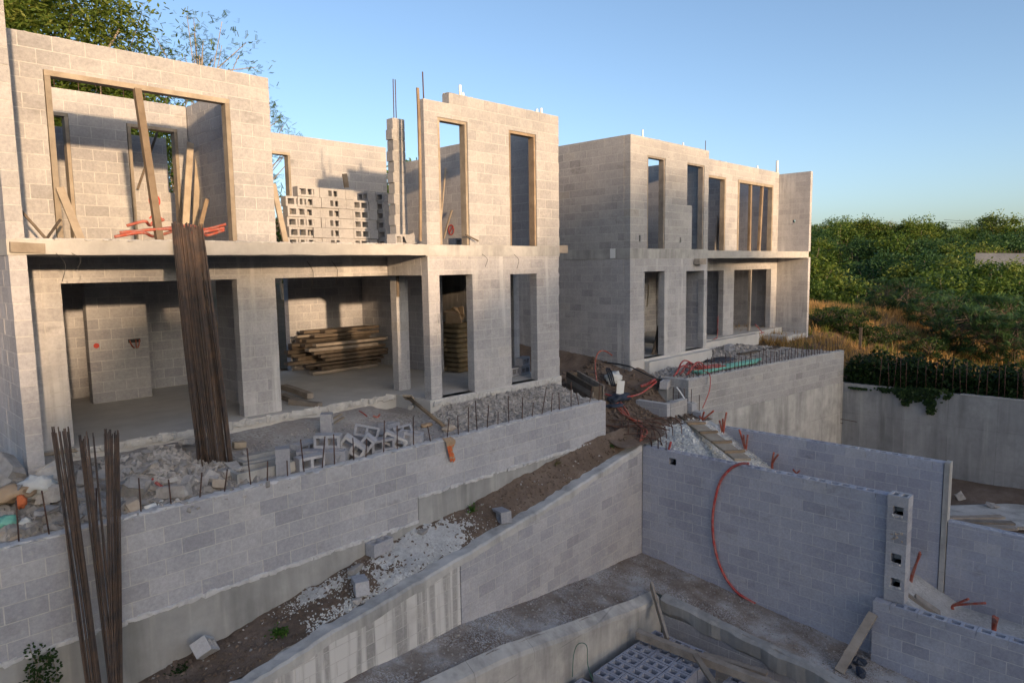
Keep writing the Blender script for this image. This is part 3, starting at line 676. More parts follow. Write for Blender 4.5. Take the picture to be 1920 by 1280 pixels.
# retaining wall of the far terrace
BW = thing('retaining_wall', 'tall retaining wall below the far house, block courses on a poured concrete base', 'wall', (19.2, 8.3, -5))
XB = Matrix.Translation((15.2, 8.73, 0)) @ Matrix.Rotation(math.atan2(-.88, 8.1), 4, 'Z')
mb = MB(); blockwall(mb, 'x', -.05, 8.16, 0, .2, -1.31, -.31, xf=XB); mb.build('block_courses', ['block', 'mortar'], BW)
mb = MB(); blockwall(mb, 'y', 8.76, 9.5, 15.2, 15.38, -1.31, -.31); mb.build('return_wall', ['block', 'mortar'], BW)
mb = MB(); mb.obox(XB, -.05, 8.16, -.015, .2, -5.2, -1.313); mb.build('concrete_base', 'concrete', BW)
ragged_top(BW, lambda t: XB@Vector((8.1*t, .1, -.305)), 90, .17, 23)
rg = random.Random(6); a = .15
while a < 8.0:
    p = XB@Vector((a, .1, -.31)); rod(BW, p, p+Vector((rg.uniform(-.03, .03), rg.uniform(-.03, .03), rg.uniform(.28, .5))), .009); a += rg.uniform(.13, .22)
# concrete wall at the right
CW = thing('concrete_wall', 'stained poured concrete retaining wall with vines over its top edge', 'wall', (23.4, -2, -4.8))
mb = MB(); mb.box(23.3, 23.55, -14, 7.92, -4.8, -1.35); mb.build('wall_body', 'concrete_old', CW)
mb = MB(); mb.box(23.285, 23.56, -14, 4.6, -1.348, -1.325); mb.build('mortar_edge', 'mortar', CW)
rg = random.Random(9); y = 6.8
while y > .9:
    hg = rg.uniform(.75, 1.1); rod(CW, (23.42, y, -1.36), (23.42+rg.uniform(-.05, .05), y+rg.uniform(-.06, .06), -1.36+hg), .011); y -= rg.uniform(.12, .3)
for (px, py) in ((1560, 790), (1585, 787), (1530, 806)):
    q = aX(px, py, 23.2); rod(CW, q+Vector((0, .35, .02)), q+Vector((0, -.35, -.01)), .01)
# trench beams
TB = thing('concrete_beam', 'long light concrete beam edging the trench on the gravel side', 'beam', (7, 6.85, -4.9))
mb = MB(); n = 40; vs = []; fs = []
for i in range(n+1):
    x = 2.2+8.66*i/n; z = lerp_tab(PF, x)-.11+.02
    vs += [(x, 6.97, z-.4), (x, 6.97, z+.012*fbm(x, 1, 3)), (x, 6.80+.01*fbm(x, 3, 3), z-.10+.015*fbm(x, 2, 3)), (x, 6.775, z-.16), (x, 6.775, -5.0)]
for i in range(n):
    for k in range(4): fs.append((i*5+k, i*5+k+1, i*5+k+6, i*5+k+5))
vs_n = len(vs); fs.append((vs_n-5, vs_n-4, vs_n-3, vs_n-2, vs_n-1))
mb.add(vs, fs, .5); mb.build('beam_body', 'concrete', TB)
TR = thing('concrete_beam', 'crumbling concrete edge of the trench facing the tall pit wall', 'beam', (10.85, 4.5, -5))
mb = MB(); n = 50; vs = []; fs = []
for i in range(n+1):
    y = 6.76-7.5*i/n; z = pit_h(11, y)+.02; w = .05*fbm(y, 0, 2.1)
    vs += [(11.0, y, z-.3), (10.98, y, z+.01), (10.86+w*.4, y, z-.01+w*.3), (10.80+w, y, z-.05), (10.82+w, y, z-.30+.1*fbm(y, 5, 2)), (10.9, y, z-.36)]
for i in range(n):
    for k in range(5): fs.append((i*6+k, i*6+k+6, i*6+k+7, i*6+k+1))
mb.add(vs, fs, .5); mb.build('beam_body', 'concrete_base', TR)
mb = MB(); blockwall(mb, 'y', -.8, 6.75, 10.86, 11.0, -5.0, -4.02); mb.build('lower_courses', ['block_grey', 'mortar_grey'], TR)
# troughs
for (px, py, lab) in ((500, 858, 'shallow concrete footing box beside the big rebar bundle, the rear one'), (482, 884, 'shallow concrete footing box nearest the wall, half buried in rubble')):
    q = Vector((4.6, 9.62, 0)) if py < 870 else Vector((4.3, 9.14, 0)); o = thing('footing_box', lab, 'footing', (q.x, q.y, -.4))
    mb = MB()
    for (x0, x1, y0, y1) in ((-.42, .42, -.18, -.12), (-.42, .42, .12, .18), (-.42, -.36, -.118, .118), (.36, .42, -.118, .118)): mb.box(q.x+x0, q.x+x1, q.y+y0, q.y+y1, -.42, -.15)
    mb.build('concrete_sides', 'concrete', o)
# ================================================================== LOOSE THINGS
def rotm(yaw=0, pitch=0, roll=0):
    return Matrix.Rotation(yaw, 4, 'Z') @ Matrix.Rotation(pitch, 4, 'Y') @ Matrix.Rotation(roll, 4, 'X')
def cinder(loc, yaw, pitch, roll, label, group=None, mat='block_grey', L=.39, n=2):
    """single concrete block, loc = centre"""
    mb = MB(); m = Matrix.Translation(loc) @ rotm(yaw, pitch, roll); mb.hollow(m, L=L, n=n)
    return tag(mb.build('concrete_block', mat), label, 'block', group)
def blockcopy(src, loc, yaw, label=None):
    c = src.copy(); COL.objects.link(c); c.location = loc; c.rotation_euler = (0, 0, yaw)
    if label: c['label'] = label
    return c
def proto_block(roll, label, group, mat):
    mb = MB(); mb.hollow(rotm(0, 0, roll)); return tag(mb.build('concrete_block', mat, None, False), label, 'block', group)
def conduit(pts, r, label, mat='conduit', k=7, group=None, name='conduit', cat='conduit', n=8):
    mb = MB(); mb.tube(smooth_path(pts, k), r, n); return tag(mb.build(name, mat), label, cat, group)
def board(p0, p1, w, h, label, mat='wood_pale', up=(0, 0, 1), name='wooden_board', cat='board', group=None):
    mb = MB(); p0 = Vector(p0); p1 = Vector(p1); N = 6; rg = random.Random(int(abs(p0.x*911+p1.z*77)))
    # sawn board with a slight warp
    pts = [p0.lerp(p1, i/N) for i in range(N+1)]
    d = (p1-p0).normalized(); up = Vector(up); sd = d.cross(up).normalized(); u = sd.cross(d); b = rg.uniform(-.012, .012)*(p1-p0).length
    vs = []; fs = []
    for i, p in enumerate(pts):
        p = p+u*b*4*(i/N)*(1-i/N)
        vs += [p+sd*a*w/2+u*c*h/2 for a, c in ((-1, -1), (1, -1), (1, 1), (-1, 1))]
    for i in range(N):
        for k in range(4): fs.append((i*4+k, i*4+(k+1) % 4, i*4+4+(k+1) % 4, i*4+4+k))
    fs += [(3, 2, 1, 0), tuple(N*4+k for k in range(4))]
    mb.add(vs, fs); return tag(mb.build(name, mat), label, cat, group)

# ---- stack of blocks on the upper floor
GP = 'blocks stacked on the upper floor of the near house'
pa = proto_block(pi/2, 'pale concrete block in the sunlit upper floor stack showing its two cores', GP, 'block')
pb = proto_block(pi/2, 'pale concrete block in the sunlit upper floor stack turned with its plain end out', GP+', turned', 'block')
first = {0: True, 1: True}
def put(src, key, loc, yaw):
    if first[key]: src.location = loc; src.rotation_euler = (0, 0, yaw); first[key] = False; return src
    return blockcopy(src, loc, yaw)
cols = [('a', 549, 566, 5), ('a', 567, 587, 6), ('b', 588, 603, 6), ('b', 604, 619, 6), ('a', 619, 636, 6), ('b', 636, 651, 6), ('b', 651, 666, 6), ('a', 666, 689, 5), ('b', 689, 712, 6), ('s', 713, 738, 6)]
for (kd, xa, xb, nl) in cols:
    Yc = 12.4; xa_ = aY(xa, 420, Yc).x; xb_ = aY(xb, 420, Yc).x; xm = (xa_+xb_)/2
    for l in range(nl):
        z = 2.97+.1+l*.196; jx = R.uniform(-.012, .012); jy = R.uniform(-.03, .03)
        if kd == 'a': put(pa, 0, Vector((xm+jx, Yc+.1+jy, z)), .0)
        elif kd == 'b': put(pb, 1, Vector((xm+jx, Yc+.2+jy, z)), pi/2)
        else:
            put(pa, 0, Vector((xm+jx-.06, Yc+.15+jy, z)), -pi/2+.3); put(pa, 0, Vector((xm+jx+.16, Yc+.45+jy, z)), -pi/2+.3)
for (px, yaw, rl, lab) in ((752, .3, pi/2, 'block lying on the slab edge at the foot of the slim post'), (775, 1.0, pi/2.6, 'tilted concrete block on the slab edge between the slim post and the street wall')):
    q = aY(px, 450, 10.4); cinder((q.x, 10.5, 3.07), yaw, 0, rl, lab, mat='block')
cinder((aY(858, 443, 11.2).x, 11.2, 3.06), .2, 0, pi/2, 'concrete block on the upper floor framed by the left street window', mat='block')
for l in range(4):
    q = aY(1231, 455, 12.6); cinder((q.x, 12.6, 3.06+l*.2), .15*R.random(), 0, pi/2, ('lowest', 'second', 'third', 'top')[l]+' block of the small stack inside the far house upper window', mat='block')

# ---- blocks tumbled beside the near retaining wall
TBK = [  # px, py of the bottom contact, lift, yaw, pitch, roll, label
    (548, 896, 0, -.5, pi/2, 0, 'grey block standing on end at the left of the tumbled heap by the wall'),
    (594, 884, 0, -.05, 0, pi/2, 'grey block in front of the tumbled heap with two cores toward the right'),
    (571, 852, 0, .35, 0, pi/2, 'grey block at the back left of the tumbled heap, cores facing left'),
    (584, 868, 0, -.7, 0, pi/2, 'grey block under the large flat block of the tumbled heap'),
    (634, 872, 0, -.75, 0, 0, 'grey block in the shadow below the large flat block'),
    (617, 862, .2, -.8, 0, pi/2, 'large pale block lying flat on top of the tumbled heap'),
    (655, 874, 0, .5, 0, .3, 'grey block leaning at the wall edge beside the tilted open block'),
    (667, 862, .1, -.8, .62, pi/2, 'block tilted on its corner showing both open cores'),
    (700, 860, .03, -.8, -.9, pi/2, 'block tipped the other way right of the one on its corner'),
    (688, 842, .18, -.6, .25, pi/2.4, 'broken block wedged at the back of the heap'),
    (724, 848, 0, -.15, 0, pi/2, 'block on the right flank of the heap with cores toward the right'),
    (748, 842, .02, -.6, .5, pi/2, 'block standing on edge at the right end of the heap'),
    (614, 818, 0, -.6, pi/2, .1, 'single grey block upright behind the heap on bare ground'),
    (730, 814, 0, .4, .1, 0, 'pale block lying on gravel behind the right end of the heap'),
    (751, 826, .04, .1, 0, 1.1, 'pale block showing curved cores behind the right end of the heap'),
    (790, 838, 0, -.9, .12, .1, 'pale block at the wall edge between heap and orange sack'),
    (772, 838, 0, .3, .35, pi/2, 'small grey block piece leaning left of the pale edge block'),
]
for (px, py, lift, yw, pt, rl, lab) in TBK:
    q = aH(px, py, terrace_h); hz = .195 if abs(pt-pi/2) < .05 else .1
    cinder((q.x, max(q.y, 8.93), terrace_h(q.x, max(q.y, 8.93))+hz+lift), yw, pt, rl, lab, None, 'block_grey')
# loose blocks on the dirt strip
def on(h, px, py, dz): q = aH(px, py, h); return (q.x, q.y, q.z+dz)
cinder(on(strip_h, 386, 1232, .13), .9, .55, 1.0, 'broken grey block tilted against the retaining wall base at the lower left', None, 'block_grey')
cinder(on(strip_h, 712, 1034, .09), .15, 0, 0, 'grey block on the white gravel with open cores facing up', None, 'block_grey')
cinder(on(strip_h, 676, 1108, .09), 1.15, .15, pi/2, 'grey block on the dirt strip, one core facing the sloping wall', None, 'block_grey')
cinder(on(strip_h, 941, 976, .10), 1.2, .12, pi/2, 'grey block resting against the sloping wall top on the upper dirt strip', None, 'block_grey')
cinder(on(terrace_b_h, 1367, 656, .08), .1, 0, pi/2, 'block with two dark cores on rubble in front of the far house', None, 'block_grey')
for (px, py, s, lab) in ((667, 1072, (.30, .10, .10), 'grey mortar slab fragment beside the block on the dirt strip'), (794, 1000, (.24, .13, .07), 'grey stone lump on the white gravel near the retaining wall'), (670, 1130, (.12, .09, .06), 'small grey fragment below the block on the dirt strip'), (652, 1055, (.16, .06, .06), 'thin slab fragment against the retaining wall foot')):
    mb = MB(); mb.lump(on(strip_h, px, py, .04), s, Matrix.Rotation(.4, 4, 'Z'), jag=.2); tag(mb.build('stone_fragment', 'rubble'), lab, 'rubble')
# pillar block
q = aX(1240, 718, 14.9); cinder((15.0, 9.3, -.45), .35, 0, 0, 'single block laid on top of the upright pillar by the passage', None, 'block_grey')
# blocks in the ground floor door of the near house
for k, (dx, dz, yw) in enumerate(((0, .1, .2), (.02, .3, .35), (-.28, .1, .1))):
    q = aZ(985, 702, .08); cinder((q.x+dx, q.y+.1, .08+dz), yw, 0, pi/2, ('lower block of the pair inside the right ground floor door', 'upper block of the pair inside the right ground floor door', 'block left of the pair inside the right ground floor door')[k], None, 'block_grey')
# ---- pallets of blocks in the trench
GQ = 'blocks packed on the trench floor'
pc = proto_block(0, 'bluish grey block packed cores up with many others in the trench', GQ, 'block_pit')
pcf = True
def trench(x0, y0, nx, ny, z, skip=()):
    global pcf
    for i in range(nx):
        for j in range(ny):
            if (i, j) in skip: continue
            l = Vector((x0+i*.205+R.uniform(-.006, .006), y0-j*.405+R.uniform(-.008, .008), z-.095+R.uniform(-.004, .004)))
            if pcf: pc.location = l; pc.rotation_euler = (0, 0, pi/2); pcf = False
            else: blockcopy(pc, l, pi/2+R.uniform(-.02, .02))
trench(8.55, 6.35, 9, 3, -4.02); trench(8.55, 6.35, 9, 3, -4.22, [(i, j) for i in range(1, 9) for j in range(0, 2)])
trench(6.55, 6.45, 9, 3, -4.06); trench(6.55, 6.45, 9, 3, -4.26, [(i, j) for i in range(0, 9) for j in range(0, 2)])
trench(8.75, 4.75, 8, 3, -4.10); trench(8.75, 4.75, 8, 3, -4.30, [(i, j) for i in range(1, 7) for j in range(1, 3)])
# loose timbers over the trench
board(aX(1221, 1097, 10.72)+Vector((0, 0, .02)), aZ(1252, 1200, -3.98), .17, .045, 'grey plank standing from the trench corner down to the packed blocks', 'wood_grey', (1, 0, .4))
board(aZ(1195, 1187, -3.9), aZ(1462, 1290, -3.93), .13, .13, 'long grey beam laid across the packed blocks in the trench', 'wood_grey')
board(aZ(1303, 1226, -3.78), aZ(1352, 1300, -3.9), .09, .05, 'short grey stick crossing the long beam in the trench', 'wood_grey')
board(aZ(1318, 1226, -3.96), aZ(1438, 1262, -3.96), .12, .05, 'warped grey board lying behind the long beam in the trench', 'wood_grey')
board(aZ(1360, 1240, -3.99), aZ(1440, 1275, -3.99), .2, .03, 'broken flat board half hidden behind the long beam', 'wood_grey')
board(aX(1637, 1150, 12.03), aH(1573, 1262, pit_h)+Vector((0, 0, .03)), .14, .05, 'grey plank leaning against the low corner wall', 'wood_grey', (-1, 0, .3))
board(aX(1690, 1105, 12.6)+Vector((0, 0, 0)), aX(1740, 1140, 12.9), .22, .05, 'weathered board end sticking up behind the low corner wall', 'wood_grey')
board(aX(1716, 1118, 12.9), aX(1762, 1150, 13.0), .2, .05, 'second weathered board end behind the low corner wall, further right', 'wood_grey')
# ramp plank with cleats
p0 = aX(1296, 789, 14.45); p1 = aX(1393, 866, 12.6); p1.z = max(p1.z, -1.27)
RP = thing('ramp_plank', 'pale cleated plank sloping from the passage gravel to the top of the tall pit wall', 'plank', tuple(p1))
mb = MB(); mb.beam(p0, p1, .33, .045); mb.build('plank', 'wood_pale', RP)
d = (p1-p0).normalized(); sd = d.cross(Vector((0, 0, 1))).normalized()
for t in (.12, .38, .63, .86):
    c = p0.lerp(p1, t)+Vector((0, 0, .045)); mb = MB(); mb.beam(c-sd*.21+d*R.uniform(-.05, .05), c+sd*.21, .09, .045); mb.build('cleat', 'wood', RP)

# ---- rebar bundles
def bundle(label, bars, r, loc, mat='rebar'):
    o = thing('rebar_bundle', label, 'rebar bundle', loc)
    for a, b in bars:
        mb = MB(); mid = (a+b)/2+Vector((R.gauss(0, .012), R.gauss(0, .012), 0)); mb.tube(smooth_path([a, mid, b], 4), r, 6); mb.build('bar', mat, o)
    return o
bars = []
for i in range(84):
    t = R.random(); u = min(1, max(0, t+R.gauss(0, .07))); dp = R.uniform(-.05, .04)
    a = aY(371+66*t, 868+10*t+R.uniform(-5, 10), 9.6+dp*2); a.z = max(a.z, -.34)
    b = aY(322+57*u, 420+4*u+R.uniform(-5, 8), 9.955+dp*.35)
    bars.append((a, b))
bundle('thick leaning bundle of long brown reinforcing bars against the near house slab', bars, .0085, (3.9, 9.6, -.3))
def small(label, top, bot, nb, py0, py1):
    bars = []
    for i in range(nb):
        t = R.random(); u = min(1, max(0, t+R.gauss(0, .1)))
        a = aY(top[0]+(top[1]-top[0])*t, R.uniform(py0, py1), 8.71+R.uniform(-.02, .02)); b = aY(bot[0]+(bot[1]-bot[0])*u, 1300, 8.20+R.uniform(-.04, .03))
        b = b+(b-a).normalized()*.45; bars.append((a, b))
    bundle(label, bars, .0072, (2, 8.4, -2.3))
small('leftmost rebar bundle leaning on the retaining wall, tilted most', (97, 130), (165, 192), 24, 799, 812)
small('middle loose rebar bundle leaning on the retaining wall, fanned open at the top', (143, 176), (203, 222), 12, 806, 830)
small('right rebar bundle leaning on the retaining wall, nearly upright', (194, 223), (208, 229), 24, 803, 818)

# ---- lumber pile in the ground floor room
GL = 'boards in the lumber pile of the ground floor room'
rg = random.Random(41); k = 0
x0 = aZ(574, 703, .1).x
for l in range(11):
    for j in range(4 if l < 8 else 2):
        xs = x0+rg.uniform(-.15, .5); L = rg.uniform(1.7, 2.45); y = 14.65+j*.24+rg.uniform(-.04, .04); z = .13+l*.092
        if l >= 8: y += .35; xs += .2
        if j in (1, 2) and l < 7: continue
        mb = MB(); mb.beam((xs, y, z), (xs+L, y+rg.uniform(-.08, .08), z+rg.uniform(-.015, .015)), rg.uniform(.12, .22), rg.uniform(.05, .085), (0, 0, 1))
        tag(mb.build('timber_board', rg.choice(('wood_dark', 'wood_dark', 'wood_dark', 'wood_grey'))), 'old brown board in the stacked lumber pile of the ground floor room', 'board', GL); k += 1
for (a, b, lab) in (((532, 725), (582, 742), 'upper weathered timber lying at the foot of the block pillar'), ((530, 742), (568, 757), 'lower weathered timber lying at the foot of the block pillar'), ((545, 752), (600, 760), 'thin splintered batten in front of the two timbers by the pillar')):
    q0 = aZ(*a, .22 if 'upper' in lab else .14); q1 = aZ(*b, .16 if 'upper' in lab else .1); board(q0, q1, .13, .10, lab, 'wood_grey', name='timber', cat='timber')
# cement bags
GC = 'brown bags stacked inside the left ground floor door'
bag = None
for l in range(10):
    for j in range(3):
        if l > 7 and j == 2: continue
        loc = Vector((10.95+R.uniform(-.04, .04), 12.35+j*.42, .14+l*.115))
        if bag is None:
            bm = bmesh.new(); bmesh.ops.create_cube(bm, size=1); bmesh.ops.subdivide_edges(bm, edges=bm.edges[:], cuts=4, use_grid_fill=True)
            mb = MB()
            for v in bm.verts:
                x, y, z = v.co*2; f = 1-.55*max(abs(x)**4, abs(y)**4)
                v.co = Vector((x*.33, y*.21, z*.068*f+.008*mnoise.noise((x*2, y*3, z))))
            bm.verts.index_update(); mb.add([v.co for v in bm.verts], [[v.index for v in f.verts] for f in bm.faces], .5, 0, True); bm.free()
            bag = mb.build('cement_bag', 'cement_bag', None, False); tag(bag, 'dusty brown bag in the stack inside the left ground floor door', 'bag', GC); c = bag
        else: c = bag.copy(); COL.objects.link(c)
        c.location = loc; c.rotation_euler = (0, 0, R.uniform(-.12, .12))
mb = MB(); q = Vector((10.9, 12.5, 1.32))
for i in range(3): mb.lump(q+Vector((R.uniform(-.2, .2), R.uniform(-.1, .3), R.uniform(0, .08))), (.4, .3, .1), jag=.3)
tag(mb.build('empty_sack', 'sack'), 'crumpled empty sack on top of the brown bag stack', 'sack')

# ---- upper floor props of the near house
board(aY(257, 168, 11.28), aY(300, 456, 10.75), .095, .095, 'thick spotted pole propping the wide upper window header', 'wood', (0, 1, 0), 'wooden_prop', 'prop')
board(aY(112, 352, 11.25), aY(155, 458, 10.95), .10, .04, 'pale board leaning at the left jamb of the wide upper window', 'wood_pale', (0, 1, 0))
board(aY(40, 396, 10.6), aY(90, 452, 10.45), .03, .03, 'thin dark stick leaning against the wing wall, falling right', 'wood_dark', (0, 1, 0), 'stick', 'stick')
board(aY(113, 412, 10.9), aY(86, 450, 10.7), .03, .03, 'thin dark stick crossing the one beside the wing wall', 'wood_dark', (0, 1, 0), 'stick', 'stick')
board(aY(357, 268, 14.0), aY(346, 452, 13.6), .12, .035, 'wide pale board leaning in the corner of the upper room, left of two', 'wood_pale', (0, 1, 0))
board(aY(372, 258, 14.2), aY(364, 452, 13.9), .10, .035, 'narrow pale board leaning in the corner of the upper room, right of two', 'wood_pale', (0, 1, 0))
board(aY(388, 374, 13.2), aY(372, 440, 12.9), .07, .04, 'short brown offcut leaning on the upper room side wall', 'wood', (0, 1, 0))
board(aY(295, 248, 15.2), aY(258, 355, 15.2), .04, .03, 'thin diagonal lath behind the middle upper doorway', 'wood_dark', (0, 1, 0), 'lath', 'lath')
board(aY(512, 345, 12.2), aY(536, 456, 11.8), .10, .04, 'pale plank leaning at the right end of the upper front wall', 'wood_pale', (0, 1, 0))
board(aY(646, 326, 14.6), aY(650, 352, 14.6), .12, .04, 'short wooden stub rising behind the block stack', 'wood', (0, 1, 0))
board(aX(835, 315, 11.63), aX(823, 447, 11.4), .045, .03, 'tall thin lath against the wall inside the left street window', 'wood_pale', (-1, 0, 0), 'lath', 'lath')
board(aX(847, 394, 11.63), aX(832, 447, 11.4), .05, .03, 'short lath against the wall inside the left street window', 'wood_pale', (-1, 0, 0), 'lath', 'lath')
board(aY(783, 165, 10.15), aY(788, 452, 10.12), .05, .03, 'tall thin board upright on the left end of the street wall', 'wood', (0, 1, 0))
board(aY(18, 463, 9.98), aY(84, 463, 9.98)+Vector((0, .02, -.02)), .12, .07, 'short thick timber laid on the slab edge at the left corner', 'wood_pale', (0, 1, 0), 'timber', 'timber')
board(aY(873, 440, 10.06), aY(897, 452, 9.98), .025, .02, 'thin twig at the foot of the left street window', 'wood_dark', (0, 1, 0), 'stick', 'stick')
board(aY(1347, 402, 12.0), aY(1341, 472, 11.8), .16, .04, 'grey board leaning inside the left recessed upper opening of the far house', 'wood_grey', (0, 1, 0))
# far house inside ground floor
for (a, b, lab) in (((1235, 612), (1224, 664), 'dark plank leaning inside the far house left door, left of two'), ((1237, 630), (1230, 666), 'dark plank leaning inside the far house left door, right of two')):
    board(aY(*a, 10.75), aY(*b, 10.55), .10, .04, lab, 'wood_dark', (0, 1, 0))
board(aY(1216, 534, 13.5), aY(1213, 575, 13.4), .03, .02, 'thin yellowish lath standing deep inside the far house left door', 'wood_pale', (0, 1, 0), 'lath', 'lath')
q = aZ(1428, 627, .06)
conduit([q+Vector((-.15, 0, .05)), q+Vector((.05, -.05, .08)), q+Vector((.25, .1, .06)), q+Vector((.1, .3, .35))], .015, 'small tangle of red hose in the far house wide doorway', 'conduit_red')
# red hoses coiled on the upper deck
for k, (a, b, hgt) in enumerate(((215, 330, .0), (225, 425, .06), (300, 428, .12), (240, 312, .16), (330, 424, .03))):
    z = 3.05+hgt; q0 = aY(a, 447, 10.9); q1 = aY(b, 447, 10.75)
    conduit([(q0.x, 10.9, z), (q0.x*.6+q1.x*.4, 10.75, z+.06), (q0.x*.3+q1.x*.7, 10.95, z+.02), (q1.x, 10.8, z+.10)], .022,
            ('lowest red hose on the upper deck, from the left up to the pole', 'longest red hose on the upper deck', 'red hose on the upper deck right of the pole, upper one', 'short looped red hose left of the pole', 'red hose on the upper deck ending by the right jamb')[k], 'conduit')
# ---- terrace odds and ends
p0 = aZ(766, 745, .10); p1 = aH(834, 806, terrace_h)+Vector((0, 0, .06))
PS = thing('prop_post', 'rusty steel prop lying with its square plate toward the floor edge', 'prop', tuple(p1))
mb = MB(); mb.tube([p0, p1], .035, 10); mb.build('tube', 'sack_orange', PS) if False else mb.build('tube', 'wood', PS)
mb = MB(); mb.obox(Matrix.Translation(p0) @ rotm(.5, .6, 0), -.09, .09, -.09, .09, -.015, .015); mb.build('plate', 'wood_pale', PS)
mb = MB(); c = p0+(p1-p0)*.12+Vector((-.15, -.1, -.1)); mb.tube([c, c+Vector((.16, .1, 0))], .045, 10); tag(mb.build('pipe_piece', 'concrete'), 'short grey pipe piece under the head of the fallen prop', 'pipe')
def sack(name, label, c, s, mat, seed, cat='sack', squash=.55):
    rg = random.Random(seed); bm = bmesh.new(); bmesh.ops.create_icosphere(bm, subdivisions=3, radius=1); mb = MB()
    for v in bm.verts:
        n_ = mnoise.fractal(v.co*2.3+Vector((seed, 0, 0)), .8, 2.2, 4)+.5*abs(mnoise.noise(v.co*4.5+Vector((0, seed, 0))))
        v.co = Vector((v.co.x*s[0], v.co.y*s[1], v.co.z*s[2]))*(.9+.42*n_)
    bm.verts.index_update(); mb.add([v.co+Vector(c) for v in bm.verts], [[v.index for v in f.verts] for f in bm.faces], rg.random(), 0, True); bm.free()
    return tag(mb.build(name, mat), label, cat)
mb = MB(); vs = []; fs = []; nu, nv = 10, 16
tl = aY(832, 824, 8.58); c_r = Vector((1, 0, 0))
for jv in range(nv+1):
    t = jv/nv; wd = .17*(1-.55*t**1.5)+.03*sin(t*9); sh = .02+.10*t*t
    for iu in range(nu+1):
        u = iu/nu
        vs.append(tl+Vector((sh+u*wd, -.012-.035*abs(sin(u*7+t*3))-.03*sin(pi*u)*(1-t)+(.09*(1-t/.12) if t < .12 else 0), -.40*t-.02*sin(u*11+2)*t+.012)))
for jv in range(nv):
    for iu in range(nu): a = jv*(nu+1)+iu; fs.append((a, a+1, a+nu+2, a+nu+1))
for k, f in enumerate(fs):
    iu, jv = k % nu, k//nu
    mb.add([vs[q_] for q_ in f], [(0, 1, 2, 3)], .3+.4*mnoise.noise((iu*.7, jv*.6, 0)), 1 if (5 <= jv <= 12 and iu < 7+(jv % 3)) or jv > 13 else 0, True)
tag(mb.build('orange_sack', ['sack', 'sack_orange']), 'torn orange and tan sack hanging over the retaining wall edge', 'sack')
q = aH(812, 800, terrace_h)
for (px, py, nm, lab, mat, s) in ((800, 800, 'sack', 'pinkish empty sack on gravel just above the orange one', 'sack', (.12, .08, .04)), (842, 806, 'sack', 'pale pink empty sack on gravel behind the starter bars', 'rubble_warm', (.16, .1, .06))):
    sack(nm, lab, aH(px, py, terrace_h)+Vector((0, 0, .03)), s, mat, px)
conduit([aH(p, y, terrace_h)+Vector((0, 0, .02)) for p, y in ((674, 772), (682, 777), (688, 782))], .012, 'short red hose scrap on the bare terrace ground', 'conduit_red')
conduit([aH(p, y, terrace_h)+Vector((0, 0, .025)) for p, y in ((700, 782), (708, 784), (712, 779))], .018, 'curved orange hose scrap right of the red one on the terrace', 'conduit')
conduit([aH(p, y, terrace_h)+Vector((0, 0, .03)) for p, y in ((286, 902), (297, 912), (310, 921))], .022, 'red hose piece on the rubble mound by the wall', 'conduit_red')
for (a, b, lab) in (((618, 790), (640, 778), 'small pale lath on bare ground behind the tumbled blocks'), ((622, 798), (644, 784), 'second small lath on bare ground, nearer the tumbled blocks')):
    board(aH(*a, terrace_h)+Vector((0, 0, .02)), aH(*b, terrace_h)+Vector((0, 0, .02)), .05, .02, lab, 'wood_pale', name='lath', cat='lath')
board(aH(438, 846, terrace_h)+Vector((0, 0, .1)), aH(463, 845, terrace_h)+Vector((0, .05, .1)), .12, .09, 'short pale timber right of the big rebar bundle foot', 'wood_pale', name='timber', cat='timber')
board(aH(345, 850, terrace_h)+Vector((0, 0, .05)), aH(372, 848, terrace_h)+Vector((0, .05, .05)), .12, .09, 'short grey timber left of the big rebar bundle foot', 'wood_grey', name='timber', cat='timber')
sack('plastic_bottle', 'crumpled green plastic bottle by the starter bars on the rubble', aY(361, 932, 8.95), (.10, .05, .05), 'plastic_green', 3, 'bottle')
sack('plastic_bottle', 'small lime green plastic bottle on the wall edge near the footing box', aY(447, 917, 8.92), (.06, .035, .035), 'plastic_lime', 4, 'bottle')
mb = MB(); q = aY(281, 953, 8.88); mb.tube([q+Vector((-.07, 0, 0)), q+Vector((.07, .0, .01))], [.045, .052], 12); tag(mb.build('plastic_cup', 'cup_white'), 'white plastic cup lying on its side by the starter bars', 'cup')
mb = MB(); q = aY(304, 950, 8.9); mb.tube([q, q+Vector((.01, -.012, .004))], .085, 16); tag(mb.build('paper_plate', 'cup_white'), 'round pale disc standing among rubble beside the white cup', 'plate')
sack('torn_sack', 'orange end of a torn sack on the rubble at the left edge', aY(40, 940, 9.2), (.05, .045, .085), 'sack_orange', 7)
sack('torn_sack', 'tan torn sack bulging on the rubble at the left edge', aY(14, 927, 9.35), (.26, .14, .10), 'sack', 8)
sack('plastic_bag', 'crumpled whitish plastic bag on the rubble heap at the left', aY(68, 912, 9.4), (.20, .12, .13), 'bag_white', 9, 'bag')
sack('plastic_bag', 'teal and tan crumpled bag at the lower left of the rubble', aY(14, 978, 8.98), (.10, .08, .075), 'green_pipe', 10, 'bag')
sack('torn_sack', 'tan crumpled sack below the teal bag at the left edge', aY(20, 1003, 8.93), (.17, .1, .09), 'rubble_warm', 12)
sack('plastic_bag', 'pale blue plastic scrap among rubble by the first starter bars', aY(45, 983, 8.98), (.08, .06, .07), 'bag_white', 11, 'bag')
